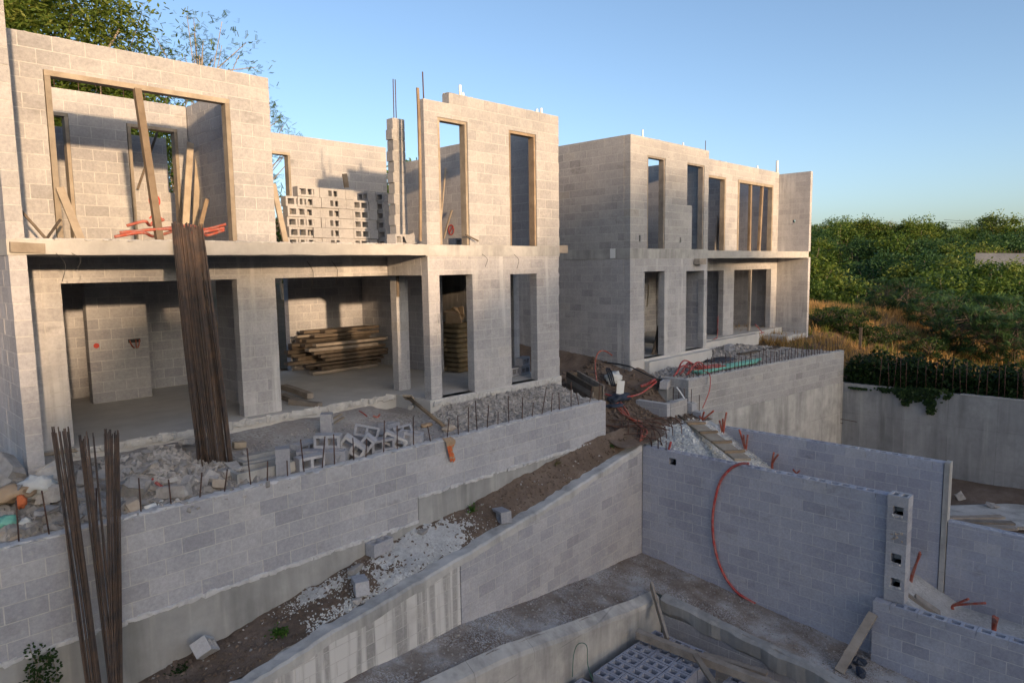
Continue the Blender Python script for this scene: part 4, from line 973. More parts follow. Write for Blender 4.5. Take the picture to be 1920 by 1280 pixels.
# big rubble pieces: px, py, size, yaw, label
RUB = [(40, 868, (.55, .40, .05), 'broad flat mortar slab on top of the rubble heap at the left'), (18, 905, (.42, .22, .18), 'whole grey block lying in the rubble at the left edge'), (92, 895, (.24, .2, .16), 'square grey block piece in the rubble beside the leftmost rebar'),
       (70, 955, (.40, .20, .10), 'broken hollow block shell leaning in the rubble'), (105, 918, (.30, .2, .22), 'angular grey chunk behind the leftmost rebar bundle'), (98, 958, (.26, .2, .2), 'rounded grey chunk left of the leftmost rebar'),
       (20, 958, (.36, .16, .08), 'long grey slab between the tan sack and the teal bag'), (92, 985, (.26, .14, .05), 'thin flat slab by the second starter bar'), (30, 1010, (.26, .16, .12), 'grey lump at the wall edge, far left'),
       (62, 1008, (.24, .14, .10), 'pale lump at the wall edge between the first two starter bars'), (8, 860, (.3, .3, .12), 'grey boulder at the frame edge behind the rubble heap'), (12, 838, (.22, .2, .16), 'warm pale rubble against the outer wing wall'),
       (155, 912, (.22, .18, .2), 'grey chunk between the leftmost and middle rebar bundles'), (150, 945, (.26, .2, .12), 'wide chunk low between the rebar bundles'), (268, 890, (.19, .14, .03), 'square pale tile tilted on the rubble mound'),
       (256, 938, (.26, .2, .26), 'tall dark grey chunk left of the white cup'), (330, 935, (.34, .2, .18), 'broad grey chunk behind the green bottle'), (352, 915, (.18, .12, .10), 'grey chunk above the green bottle'),
       (398, 905, (.2, .14, .12), 'grey chunk at the foot of the big rebar bundle, left'), (412, 920, (.16, .14, .12), 'pinkish grey chunk at the foot of the big rebar bundle, right'), (440, 884, (.26, .14, .05), 'pale flat stone at the edge of the footing box'),
       (352, 838, (.2, .14, .10), 'pale stone on the floor edge left of the big rebar bundle'), (250, 960, (.2, .16, .14), 'warm grey lump at the wall edge near the right rebar bundle'), (232, 962, (.12, .1, .07), 'small white lump beside the right rebar bundle'),
       (110, 872, (.5, .06, .03), 'long splinter of board sticking from the rubble heap'), (75, 885, (.45, .07, .03), 'tan board splinter under the flat mortar slab'), (420, 898, (.15, .12, .1), 'chunk between footing box and rebar bundle'), (318, 912, (.2, .06, .06), 'slim bar shaped fragment on the mound')]
for i, (px, py, s, lab) in enumerate(RUB):
    q = aH(px, py, terrace_h); q.y = max(q.y, 8.92)
    rg = random.Random(i+100); mb = MB(); flat = s[2] < .07
    rot = rotm(rg.uniform(0, 3), rg.uniform(-.3, .3)*(1 if flat else 2), rg.uniform(-.3, .3)*(1 if flat else 2)-(.25 if flat else 0))
    mb.lump(q+Vector((0, 0, max(.06, s[2]*.4)+(.12 if px < 130 and py < 990 else .02))), s, rot, rg, .26, sub=1)
    tag(mb.build('rubble_chunk', 'wood_pale' if 'board' in lab else ('rubble_warm' if 'warm' in lab or 'pink' in lab or 'mortar' in lab else 'rubble')), lab, 'rubble')
# ---- passage between the houses
c0 = Vector((13.55, 11.2, -.02)); c1 = Vector((12.45, 9.65, -.30))
c0 = aZ(1063, 694, .06); c1 = aZ(1112, 722, -.12)
FB = thing('formwork_box', 'long brown wooden formwork box standing between the two houses', 'formwork', tuple(c1))
dd = (c1-c0).normalized(); ss = Vector((dd.y, -dd.x, 0)).normalized()
if ss.dot(CAM-c1) < 0: ss = -ss
for k in range(5):
    mb = MB(); o_ = Vector((0, 0, -.09-k*.135)); mb.beam(c0+o_, c1+o_, .035, .125); mb.build('plank', 'wood_grey' if k % 2 else 'wood_dark', FB)
for k in range(4):
    mb = MB(); o_ = Vector((0, 0, -.09-k*.135))-ss*.28; mb.beam(c0+o_, c1+o_, .035, .125); mb.build('plank', 'wood_grey', FB)
for e in (c0+dd*.05, c1-dd*.05):
    mb = MB(); mb.beam(e+Vector((0, 0, -.3))-ss*.03, e+Vector((0, 0, -.3))-ss*.25, .05, .5); mb.build('end_board', 'wood_dark', FB)
for k, (a, b) in enumerate(((.0, 1.15), (.0, 1.05))):
    mb = MB(); o_ = Vector((0, 0, -.42-k*.2))+ss*.16; mb.beam(c0+o_+dd*.1, c1+o_+dd*.1, .08, .05); tag(mb.build('wooden_rail', 'wood_dark'), ('upper' if k == 0 else 'lower')+' dark rail lying along the face of the formwork box', 'rail')
def ph(px, py, dz=.03): q = aH(px, py, passage_h); return q+Vector((0, 0, dz))
OC = 'orange conduits running down the passage dirt'
rg = random.Random(14)
for k in range(4):
    j = lambda: Vector((rg.gauss(0, .05), rg.gauss(0, .05), abs(rg.gauss(0, .03))))
    conduit([ph(1150+k*3, 752)+j(), ph(1165+k*2, 772)+j(), ph(1180+k*2, 788)+j(), ph(1196, 797)+j(), ph(1203, 812)+j(), ph(1203, 828)+j()], .02, 'orange conduit in the bunch dropping through the passage to the gravel', 'conduit', group=OC)
conduit([ph(1120, 730, .1), ph(1116, 716, .45), ph(1122, 705, .62), ph(1135, 701, .6), ph(1148, 702, .5)], .017, 'orange conduit arching over the black debris by the formwork box', 'conduit')
conduit([ph(1120, 728, .1), ph(1128, 740, .06), ph(1140, 746, .08), ph(1155, 752, .1)], .02, 'red conduit lying left of the black debris', 'conduit_red')
q1 = aD(1230, 716, 17.3); q2 = aD(1162, 742, 16.6); q3 = aD(1200, 738, 17)
conduit([q2, aD(1180, 743, 16.8), q3, aD(1215, 728, 17.2), q1, Vector((15.0, 9.6, -.42))], .02, 'red hose sagging from the black debris up to the pillar block', 'conduit_red')
conduit([aD(1201, 724, 17.3), aD(1213, 720, 17.3), q1+Vector((0, .05, .05)), Vector((15.0, 9.7, -.40))], .038, 'thick red hose bundle behind the pillar block', 'conduit_red')
sack('black_plastic', 'black plastic debris heap with cables in the passage', ph(1160, 752, .08), (.42, .18, .11), 'blue_tarp', 21, 'plastic')
sack('black_plastic', 'flat black plastic scrap at the front of the passage debris', ph(1152, 762, .03), (.3, .2, .04), 'blue_tarp', 22, 'plastic')
for k in range(3): conduit([ph(1136+k*3, 712, .3), ph(1140+k*4, 724, .3), ph(1147+k*3, 738, .2)], .02, 'black cable loop standing in the passage debris', 'black_plastic', group='black cables in the passage debris', name='cable', cat='cable')
mb = MB(); q = ph(1161, 748, .0); mb.obox(Matrix.Translation(q) @ rotm(-.7, .1, 0), -.09, .09, -.015, .015, .05, .45); tag(mb.build('white_board', 'cup_white'), 'upright whitish board standing behind the black debris', 'board')
sack('rag', 'pale crumpled rag pile above the black debris', ph(1150, 715, .08), (.28, .2, .18), 'bag_white', 24, 'rag')
# cable along the far house side wall
pts = [aX(px, py, 14.86) for px, py in ((1049, 668), (1075, 674), (1110, 678), (1150, 681), (1178, 686))]+[Vector((14.9, 10.15, -.12)), Vector((14.95, 9.7, -.28)), Vector((15.02, 9.42, -.36))]
conduit(pts, .018, 'black cable running along the far house side wall to the pillar block', 'black_plastic', name='cable', cat='cable')
conduit([Vector((15.05, 9.0, -.5)), Vector((15.0, 8.85, -.62)), Vector((14.96, 8.68, -.80))], .018, 'thin white pipe falling from the pillar block to the stepped wall', 'pvc', name='pvc_pipe', cat='pipe')
conduit([XB@Vector((.9, .25, -.2)), XB@Vector((.75, -.06, -.25)), XB@Vector((.55, -.2, -.6)), XB@Vector((.2, -.25, -1.0))], .012, 'thin red hose hanging down the far retaining wall beside the stepped wall', 'conduit_red')
# mesh of bars in the passage mouth
MS = thing('rebar_mesh', 'bent loose rebar grid sticking across the mouth of the passage', 'rebar mesh', (12.2, 8.9, -1.2))
rg = random.Random(31)
for (a, b) in (((1117, 793), (1190, 812)), ((1106, 801), (1195, 822)), ((1118, 798), (1230, 803)), ((1128, 810), (1215, 818)), ((1140, 786), (1255, 806)), ((1160, 776), (1262, 800)), ((1140, 813), (1222, 831)), ((1175, 800), (1250, 807))):
    p = aD(a[0], a[1], 15.0+rg.uniform(-.2, .2)); q = aD(b[0], b[1], 15.4+rg.uniform(-.2, .2)); m_ = (p+q)/2+Vector((0, 0, rg.uniform(.0, .1)))
    mb = MB(); mb.tube(smooth_path([p, m_, q]), .011, 5); mb.build('bar', 'rebar_stub', MS)
for (px, ya, yb) in ((1153, 790, 822), (1166, 783, 815), (1178, 785, 820), (1206, 790, 822), (1195, 786, 826)):
    mb = MB(); mb.tube([aD(px, yb, 15.05), aD(px, ya, 15.05)], .011, 5); mb.build('bar', 'rebar_stub', MS)
GH = 'hooked bars along the gravel edge'
for (px, py) in ((1225, 805), (1236, 812), (1246, 800), (1218, 822), (1258, 795), (1240, 830), (1275, 792)):
    q = aH(px, py, gravel_h, 12) if py > 790 else aD(px, py, 16); q = aD(px, py, 14.9)
    mb = MB(); mb.tube(smooth_path([q+Vector((-.45, .35, .12)), q+Vector((-.15, .12, .12)), q, q+Vector((.03, -.03, -.25))]), .011, 5)
    tag(mb.build('hooked_bar', 'rebar_stub'), 'dark reinforcing bar with bent end along the gravel edge of the passage', 'bar', GH)
for (px, ya, yb, lab) in ((1222, 812, 834, 'left'), (1234, 820, 838, 'middle'), (1249, 826, 842, 'right')):
    p = aX(px, yb, 12.4); q = aX(px, ya, 12.4); mb = MB(); mb.tube([p+Vector((0, 0, -.1)), q], .011, 6); tag(mb.build('upright_bar', 'rebar_stub'), lab+' upright bar of three at the corner of the tall pit wall', 'bar')
conduit([aX(1254, 842, 12.45), aX(1256, 835, 12.45), aX(1258, 828, 12.45)], .025, 'short red conduit stub at the corner of the tall pit wall', 'conduit_red')
board(aD(1232, 752, 17.3), aD(1290, 790, 16.4), .04, .03, 'long dark bar slanting from the pillar foot to the cleated plank', 'wood_dark', (0, 0, 1), 'iron_bar', 'bar')
board(aD(1232, 772, 17.2), aD(1275, 790, 16.5), .03, .03, 'shorter dark bar below the long slanting one at the pillar foot', 'wood_dark', (0, 0, 1), 'iron_bar', 'bar')
# pit conduits
conduit([aX(px, py, 12.26) for px, py in ((1404, 869), (1390, 869), (1370, 878), (1350, 903), (1339, 945), (1336, 985), (1341, 1030), (1355, 1072), (1380, 1108), (1416, 1131))], .026, 'long red conduit looping from the wall head down to the pit floor', 'conduit_red')
def fork(px, yb, yt, offs, lab, X=14.9, r=.022):
    o = thing('red_conduit', lab, 'conduit', tuple(aX(px, yb, X)))
    for (dx, dy) in offs:
        mb = MB(); mb.tube(smooth_path([aX(px+R.uniform(-3, 3), yb, X-.02*R.random()), aX(px+R.uniform(-2, 2)+dx*.1, yb*.6+yt*.4, X), aX(px+dx, yt+dy, X-.08)]), r, 7); mb.build('branch', 'conduit', o)
fork(1314, 798, 772, ((-2, 8), (24, -2), (6, 0)), 'red conduits bending right beside the top of the rear pit wall')
fork(1357, 830, 785, ((-8, 3), (-2, 0), (5, -12)), 'three forked red conduits behind the cleated plank')
fork(1398, 862, 815, ((-12, -10), (-4, 0), (4, 0)), 'forked red conduits right of the cleated plank foot')
fork(1447, 880, 848, ((4, 0), (12, 4)), 'pair of red conduits bending right over the tall pit wall')
fork(1493, 890, 880, ((-6, 0), (6, 2)), 'short pair of red conduit tips just above the tall pit wall', r=.018)
fork(1708, 1108, 1036, ((17, -2), (18, 2)), 'tall curved red conduit beside the end pilaster', X=14.6)
fork(1786, 1142, 1122, ((30, 0), (62, 8)), 'red conduit arching right behind the low corner wall', X=14.6)
fork(1864, 1182, 1155, ((0, 0), (5, 3)), 'stubby red conduit behind the low corner wall, rightmost', X=14.2, r=.035)
# yard beyond
mb = MB(); q = aZ(1846, 966, -3.95); mb.lump((q.x, q.y, -3.98), (3.4, 1.6, .14), rotm(-.75), jag=.08); tag(mb.build('concrete_slab', 'cap'), 'pale concrete pad in the yard below the far concrete wall', 'slab')
for k, (a, b, lab) in enumerate((((1775, 970), (1880, 968), 'top board'), ((1785, 976), (1900, 980), 'middle board'), ((1800, 984), (1905, 990), 'lowest board'))):
    board(aZ(*a, -3.8+.03*(2-k)), aZ(*b, -3.8+.03*(2-k)), .2, .05, lab+' of the small loose pile on the pale pad', 'wood_grey')
for (px, py, s, lab) in ((1862, 956, .22, 'pale stone on the pad above the board pile'), (1800, 938, .18, 'pale flat stone on the dirt below the concrete wall')):
    mb = MB(); q = aH(px, py, right_h); mb.lump((q.x, q.y, q.z+.12), (s*1.3, s, s*.4), jag=.25); tag(mb.build('stone', 'rubble'), lab, 'stone')
mb = MB(); q = aH(1610, 1255, pit_h)
for k in range(5): mb.lump(q+Vector((R.uniform(-.2, .2), R.uniform(-.2, .2), .05)), (.16, .12, .08), jag=.4)
tag(mb.build('litter_heap', 'blue_tarp'), 'small dark litter heap at the foot of the low corner wall', 'litter')
o = conduit([aD(1073, 1268, 10.62), aD(1076, 1225, 10.62), aD(1085, 1206, 10.60), aD(1100, 1210, 10.60), aD(1102, 1245, 10.6), aD(1112, 1275, 10.6)], .006, 'thin green hose loop hanging on the trench beam face', 'green_dark', name='green_hose', cat='hose')
# far terrace things
sack('tarp', 'dark crumpled tarp on the far terrace rubble', aH(1352, 678, terrace_b_h)+Vector((0, 0, .05)), (.7, .3, .07), 'blue_tarp', 31, 'tarp')
XP = lambda a, o, z: XB@Vector((a, o, z))
GG = 'pale green pipes along the far retaining wall'
for k, o_ in enumerate((.32, .42, .54)):
    conduit([XP(.9, o_, -.26), XP(2.0, o_+.02, -.25), XP(3.6+.3*k, o_+.05, -.25)], .04, 'pale green pipe lying behind the far retaining wall starter bars', 'green_pipe', group=GG, name='green_pipe', cat='pipe')
GR = 'red hoses tangled at the near end of the far terrace'
rg = random.Random(17)
for k in range(7):
    a0 = rg.uniform(-.1, .6)
    conduit([XP(a0, .3+.06*k, -.25), XP(a0+.5, .35+.08*k, -.1+rg.uniform(0, .15)), XP(a0+1.0, .3+.07*k+rg.uniform(-.1, .2), -.2), XP(a0+1.6, .4+rg.uniform(-.1, .3), -.2)], .02, 'red hose in the tangle behind the near end of the far retaining wall', 'conduit_red', group=GR)
for (px, py, lab) in ((1400, 664, 'left'), (1440, 656, 'right')):
    q = aH(px, py, terrace_b_h); board(q+Vector((-.5, 0, .05)), q+Vector((.6, -.1, .06)), .2, .03, lab+' dark scrap board on the far terrace rubble', 'wood_dark', name='scrap_board')
# ================================================================== HILLSIDE
def hill_h(x, y):
    b = -1.32+.05*(x-24)+.25*fbm(x, y, .12)*sstep(24, 28, x)
    near = b+(.25*(y-8) if y < 8 else min(.42*(y-8), .9+.07*(y-10.1)))
    if y < 7: near = max(near, -1.42+.02*(x-23.4)-.06*max(0, 4-y)) if x < 26 else near
    far = -5.0+.13*(y-10)*.6+4.8*sstep(58, 120, x)+1.2*fbm(x, y, .03)+1.0*sstep(5, 40, y)*sstep(40, 70, x)
    k = sstep(34, 58, x)
    return near*(1-k)+far*k+.04*fbm(x, y, 1.3)
sheet('hillside', 23.5, 44, -16, 40, .35, hill_h, 'hill')
sheet('far_hills', 43.9, 260, -120, 160, 2.2, hill_h, 'soil_far')
def back_h(x, y): return .1+.18*max(0, y-17)+.15*fbm(x, y, .2)
sheet('back_slope', -30, 44, 15.9, 70, .8, lambda x, y: back_h(x, y) if x < 26 else back_h(x, y)*(1-sstep(26, 40, x))+hill_h(x, y)*sstep(26, 40, x), 'hill')
struct(sheet('low_ground', -150, 300, -150, 300, 30, lambda x, y: -9.5, 'soil_far'))

def tree_meshes(seed, H, rx, rz, ncl, nleaf, ls, lw=.45, feather=False, open_=0.0, trunk_r=.12, lean=0, mat='leaf'):
    rg = random.Random(seed); tk = MB(); cr = MB()
    base = Vector((0, 0, -.3)); fork = Vector((lean*.3, rg.uniform(-.2, .2), H*.38))
    tk.tube(smooth_path([base, (fork*.5)+Vector((rg.uniform(-.1, .1), 0, 0)), fork]), [trunk_r*(1-.035*i) for i in range(13)], 7)
    cz = H-rz
    if feather: tk.tube(smooth_path([fork, Vector((lean*.6, .1, cz)), Vector((lean*.8, 0, cz+rz*.55))]), [trunk_r*.55*(1-.06*i)+.01 for i in range(13)], 6)
    cl = []
    for i in range(ncl):
        while True:
            v = Vector((rg.uniform(-1, 1), rg.uniform(-1, 1), rg.uniform(-.9, 1)))
            if .3 < v.length < 1: break
        c = Vector((v.x*rx+lean, v.y*rx, cz+v.z*rz*(1-.15*abs(v.x)))); cl.append((c, v))
    for i, (c, v) in enumerate(cl):
        if feather or i % max(1, ncl//16) == 0:
            mid = fork*.45+c*.55+Vector((rg.uniform(-.2, .2), rg.uniform(-.2, .2), -.1*H*.3))
            f0 = fork.lerp(Vector((lean*.6, 0, cz+rz*.4)), rg.random() if feather else 0)
            tk.tube(smooth_path([f0, mid if not feather else f0*.5+c*.5, c], 4), [(trunk_r*.5 if not feather else trunk_r*.22)*(1-i_/10)+.006 for i_ in range(9)], 5)
        sz = rg.uniform(.55, 1.25)*(rx+rz)*.5*(.30 if not open_ else .17)
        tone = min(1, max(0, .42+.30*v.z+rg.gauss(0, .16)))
        for k in range(int(nleaf*rg.uniform(.6, 1.4))):
            d = Vector((rg.gauss(0, 1), rg.gauss(0, 1), rg.gauss(0, .55)))*sz*.62
            p = c+d
            if feather:
                ax = (d*.6+Vector((rg.gauss(0, .3), rg.gauss(0, .3), rg.gauss(.05, .25)))).normalized()
                nn = Vector((rg.gauss(0, .35), rg.gauss(0, .35), 1)).normalized(); sd = ax.cross(nn)
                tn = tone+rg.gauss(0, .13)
                for q in range(5):
                    for sg in (-1, 1):
                        cr.leaf(p+ax*ls*(q-2)*.42+sd*sg*ls*.35, sd*sg+ax*.5, nn, ls*.75, ls*.30, min(1, max(0, tn)))
            else:
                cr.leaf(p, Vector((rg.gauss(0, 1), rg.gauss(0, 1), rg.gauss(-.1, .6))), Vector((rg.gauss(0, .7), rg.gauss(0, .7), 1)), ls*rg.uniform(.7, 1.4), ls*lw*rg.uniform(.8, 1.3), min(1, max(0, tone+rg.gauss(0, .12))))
    return tk, cr
def make_tree(name, label, loc, group=None, mat='leaf', cat='tree', **k):
    tk, cr = tree_meshes(mat=mat, **k)
    o = thing(name, label, cat, (0, 0, 0), group)
    tk.build('trunk', 'bark', o); cr.build('crown', mat, o); o.location = loc; return o
# trees behind the near house
def behind(px, py, d): q = aD(px, py, d); return q
q = behind(60, 40, 21)
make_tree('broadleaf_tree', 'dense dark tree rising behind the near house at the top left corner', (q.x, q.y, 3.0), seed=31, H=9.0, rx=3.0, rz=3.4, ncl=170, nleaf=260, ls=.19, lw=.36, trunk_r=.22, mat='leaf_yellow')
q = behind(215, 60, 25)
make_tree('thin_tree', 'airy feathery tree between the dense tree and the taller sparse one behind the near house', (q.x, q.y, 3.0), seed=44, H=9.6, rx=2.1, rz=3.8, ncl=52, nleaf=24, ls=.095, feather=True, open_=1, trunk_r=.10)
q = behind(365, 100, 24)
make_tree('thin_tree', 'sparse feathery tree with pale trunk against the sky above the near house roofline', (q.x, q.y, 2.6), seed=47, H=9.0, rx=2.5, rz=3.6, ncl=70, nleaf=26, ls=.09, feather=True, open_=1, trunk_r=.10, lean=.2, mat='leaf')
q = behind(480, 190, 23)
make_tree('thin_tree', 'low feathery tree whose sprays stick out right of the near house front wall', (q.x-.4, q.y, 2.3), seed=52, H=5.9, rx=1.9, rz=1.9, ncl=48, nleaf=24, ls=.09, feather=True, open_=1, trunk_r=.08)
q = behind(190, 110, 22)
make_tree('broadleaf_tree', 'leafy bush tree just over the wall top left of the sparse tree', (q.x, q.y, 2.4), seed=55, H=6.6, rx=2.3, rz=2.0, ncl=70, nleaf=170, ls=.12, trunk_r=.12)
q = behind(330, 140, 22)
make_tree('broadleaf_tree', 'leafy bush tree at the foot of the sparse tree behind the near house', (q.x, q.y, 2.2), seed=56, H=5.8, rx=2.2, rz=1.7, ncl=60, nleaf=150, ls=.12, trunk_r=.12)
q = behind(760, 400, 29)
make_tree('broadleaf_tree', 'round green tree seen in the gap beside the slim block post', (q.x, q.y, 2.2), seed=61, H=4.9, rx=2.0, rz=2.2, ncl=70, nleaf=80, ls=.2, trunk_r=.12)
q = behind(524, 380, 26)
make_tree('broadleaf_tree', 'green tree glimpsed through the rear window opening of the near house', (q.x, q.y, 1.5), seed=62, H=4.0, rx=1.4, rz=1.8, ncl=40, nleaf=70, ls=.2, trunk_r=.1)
# hillside trees
GT = 'trees covering the hillside right of the far house'
kinds = []
spec = [(71, 5.6, 2.6, 2.1, 80, 85, .27, 'leaf', False), (72, 6.4, 2.8, 2.5, 90, 85, .27, 'leaf_yellow', False), (73, 5.0, 2.4, 1.9, 70, 75, .25, 'leaf_cool', False),
        (74, 6.0, 2.3, 2.2, 50, 55, .25, 'leaf_dry', False), (75, 4.2, 2.2, 1.7, 70, 80, .24, 'leaf_cool', False), (76, 5.6, 2.7, 2.2, 85, 80, .28, 'leaf', False)]
LB_ = ['mid green broad crowned tree of the hillside thicket', 'yellow green tree of the hillside thicket catching the sun', 'cool green bushy tree on the shaded hillside', 'thin olive brown tree standing among greener hillside trees', 'low cool green tree on the shaded slope', 'full dark green tree of the hillside thicket']
for (sd, H, rx, rz, nc, nl, ls, mt, fe) in spec:
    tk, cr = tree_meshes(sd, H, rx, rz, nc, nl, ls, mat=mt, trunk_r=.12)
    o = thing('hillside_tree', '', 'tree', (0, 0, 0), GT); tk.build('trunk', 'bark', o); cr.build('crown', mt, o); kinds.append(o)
used = [False]*6; LAST = [None]
def plant(kind, x, y, s, dz=0):
    o = kinds[kind] if not used[kind] else copy_tree(kinds[kind])
    used[kind] = True; o['label'] = LB_[kind]; o['group'] = GT+(' '+('', ', sunny', ', cool', ', olive', ', low', ', dark')[kind] if kind else '')
    LAST[0] = o; o.location = (x, y, hill_h(x, y)-.25+dz); o.rotation_euler = (0, 0, R.uniform(0, 6.28)); o.scale = (s, s, s*R.uniform(.88, 1.12))
rg = random.Random(77)
rows = [  # px range, depth, step px, kinds, scale
    ((1505, 1690), 50, 40, (0, 5, 1, 0), .85), ((1790, 1990), 41, 46, (2, 4, 5), .7), ((1500, 1800), 57, 42, (1, 0, 2, 5), 1.0), ((1790, 2000), 50, 44, (2, 5, 0), .95),
    ((1500, 2000), 64, 44, (0, 5, 1, 2), 1.05), ((1490, 2010), 78, 42, (5, 0, 2), 1.1), ((1490, 2010), 92, 40, (2, 0, 1, 5), 1.05), ((1480, 2020), 106, 36, (3, 0, 5), .98), ((1480, 2020), 120, 32, (0, 3, 5), .95), ((1480, 2020), 135, 30, (0, 5, 3, 5), .98)]
for (pr_, d, st, ks, s) in rows:
    px = pr_[0]
    while px < pr_[1]:
        q = aD(px+rg.uniform(-12, 12), 500, d*rg.uniform(.95, 1.05)); plant(rg.choice(ks), q.x, q.y, s*rg.uniform(.8, 1.2)); px += st*rg.uniform(.8, 1.2)
for px in range(1800, 2010, 24):
    q = aD(px+R.uniform(-6, 6), 512+R.uniform(-8, 8), R.uniform(49, 55)); plant(R.choice((2, 5, 0, 4)), q.x, q.y, .85); 
    o = COL.objects[-1] if False else LAST[0]; o.location.z = q.z-(5.0 if True else 0)*.85
# shrubs at the wood edge
GS = 'feathery shrubs along the edge of the slope'
sh = None
for (px, py, d, s) in ((1660, 590, 34, 1), (1700, 585, 33, 1.1), (1745, 612, 31, 1), (1775, 640, 29, 1.2), (1800, 655, 28, 1.1), (1830, 668, 27.5, 1.3), (1865, 690, 27, 1.2), (1900, 700, 26.5, 1.3), (1850, 640, 31, 1.3), (1890, 660, 30, 1.4), (1790, 610, 34, 1.2), (1725, 560, 37, 1.2), (1640, 560, 38, 1)):
    q = aD(px, py, d)
    if sh is None:
        tk, cr = tree_meshes(81, 2.0, 1.1, .95, 44, 22, .085, feather=True, open_=1, trunk_r=.012)
        sh = thing('feathery_shrub', 'soft green feathery shrub on the shaded edge of the slope', 'shrub', (0, 0, 0), GS); tk.build('trunk', 'wood_dark', sh); cr.build('crown', 'leaf_cool', sh); o = sh
    else: o = copy_tree(sh)
    o.location = (q.x, q.y, hill_h(q.x, q.y)-.2); o.rotation_euler = (0, 0, R.uniform(0, 6)); o.scale = (s, s, s)
# grass of the slope
def tuft(mb, p, n, h, rg, tone):
    for k in range(n):
        a = rg.uniform(0, 6.28); l = h*rg.uniform(.6, 1.3); d = Vector((cos(a)*rg.uniform(.2, .8), sin(a)*rg.uniform(.2, .8), 1)).normalized()
        b = p+Vector((rg.gauss(0, .06), rg.gauss(0, .06), 0)); sd = Vector((-sin(a), cos(a), 0))*.012*(1+h)
        mb.add([b-sd, b+sd, b+d*l], [(0, 1, 2)], min(1, max(0, tone+rg.gauss(0, .12))))
mb = MB(); rg = random.Random(90); cnt = 0
while cnt < 7500:
    x = rg.uniform(24.0, 40); y = rg.uniform(1, 18)
    if 26 < y*0+x < 27 and y > 10: continue
    m = fbm(x, y, .35)
    tone = .80+.3*m if m > -.15 else .3
    if rg.random() > (.85 if m > -.3 else .3): continue
    tuft(mb, Vector((x, y, hill_h(x, y))), 5, rg.uniform(.15, .42), rg, tone); cnt += 1
o = mb.build('dry_grass', 'grass', None, False); struct(o, 'stuff'); tag(o, 'rusty orange and green dry grass on the slope behind the concrete wall', None)
# low shrubs among the grass
GB = 'low dark bushes among the dry grass'
lb = None
for (px, py, s) in ((1545, 608, 1), (1580, 615, 1.1), (1610, 628, 1), (1640, 640, .9), (1560, 600, .9), (1600, 600, .7), (1680, 635, .9), (1740, 665, 1.0), (1720, 600, .8), (1655, 575, .8), (1625, 590, .7), (1700, 690, .9), (1725, 660, .8)):
    q = aH(px, py+8, hill_h, 20, 60)
    if lb is None:
        tk, cr = tree_meshes(83, 1.0, .75, .5, 30, 55, .09, trunk_r=.02)
        lb = thing('low_bush', 'low dark green bush among the dry grass of the slope', 'bush', (0, 0, 0), GB); tk.build('trunk', 'wood_dark', lb); cr.build('crown', 'vine_leaf', lb); o = lb
    else: o = copy_tree(lb)
    o.location = q-Vector((0, 0, .15)); o.rotation_euler = (0, 0, R.uniform(0, 6)); o.scale = (s, s, s)
# vines over the concrete wall
V = thing('vine', 'dark leafy vine mat spilling over the top of the concrete wall', 'vine', (23.5, 5.5, -1.4))
mb = MB(); rg = random.Random(95)
for i in range(12000):
    y = rg.uniform(1.6, 7.9); k = sstep(1.0, 4.2, y)
    x = 23.42+abs(rg.gauss(0, .6)); top = -1.38+(.35+.75*k)*(.6+.4*fbm(y, 0, 1.2)+.3)*max(0, 1-abs(x-24)/1.6)
    z = rg.uniform(-1.4, top)
    if y < 3 and rg.random() < .45: continue
    mb.leaf(Vector((x, y, z)), Vector((rg.gauss(0, 1), rg.gauss(0, 1), rg.gauss(0, .6))), Vector((rg.gauss(-.4, .6), rg.gauss(-.3, .6), 1)), rg.uniform(.07, .15), rg.uniform(.06, .12), min(1, max(0, rg.gauss(.38, .2))))
for (px, ylo, n) in ((1690, 745, 300), (1745, 775, 480), (1700, 760, 160), (1610, 728, 200), (1775, 748, 60), (1660, 735, 120), (1720, 752, 200)):
    a = aX(px, 728, 23.27); b = aX(px, ylo, 23.27)
    for i in range(n):
        t = rg.random()**1.2
        p = a.lerp(b, t)+Vector((-abs(rg.gauss(0, .04)), rg.gauss(0, .13*(1-.6*t)), 0))
        mb.leaf(p, Vector((rg.gauss(0, .4), rg.gauss(0, 1), rg.gauss(-.5, .8))), Vector((-1, rg.gauss(0, .4), .5)), rg.uniform(.06, .12), rg.uniform(.05, .1), min(1, max(0, rg.gauss(.4, .2))))
mb.build('leaves', 'vine_leaf', V)
# weeds
def weed(px, py, h, label, sz, n=60, mat='weed', name='weed', hgt=.2):
    q = aH(px, py, h) if callable(h) else h
    o = thing(name, label, 'plant', tuple(q)); mb = MB(); rg = random.Random(px)
    for s in range(6):
        e = q+Vector((rg.gauss(0, sz*.5), rg.gauss(0, sz*.5), hgt*rg.uniform(.5, 1.2))); mb.tube([q, (q+e)/2+Vector((0, 0, .02)), e], .004, 4)
    mb.build('stem', mat, o); mb = MB()
    for i in range(n):
        p = q+Vector((rg.gauss(0, sz*.5), rg.gauss(0, sz*.5), abs(rg.gauss(0, hgt*.5))))
        mb.leaf(p, Vector((rg.gauss(0, 1), rg.gauss(0, 1), rg.gauss(.3, .5))), Vector((rg.gauss(0, .5), rg.gauss(0, .5), 1)), rg.uniform(.03, .07), rg.uniform(.015, .035), min(1, max(0, rg.gauss(.5, .2))))
    mb.build('leaves', mat, o)
weed(525, 1188, strip_h, 'bright green weed tuft in the dirt above the sloping wall', .10, 220, hgt=.08)
weed(885, 958, strip_h, 'small bright green weed by the retaining wall foot beyond the white gravel', .06, 130, hgt=.10)
weed(345, 1252, strip_h, 'flat green weeds at the foot of the retaining wall below the tilted block', .16, 160, 'vine_leaf', hgt=.04)
weed(1145, 838, strip_h, 'faint green sprout in the dirt at the far end of the strip', .08, 90, hgt=.06)
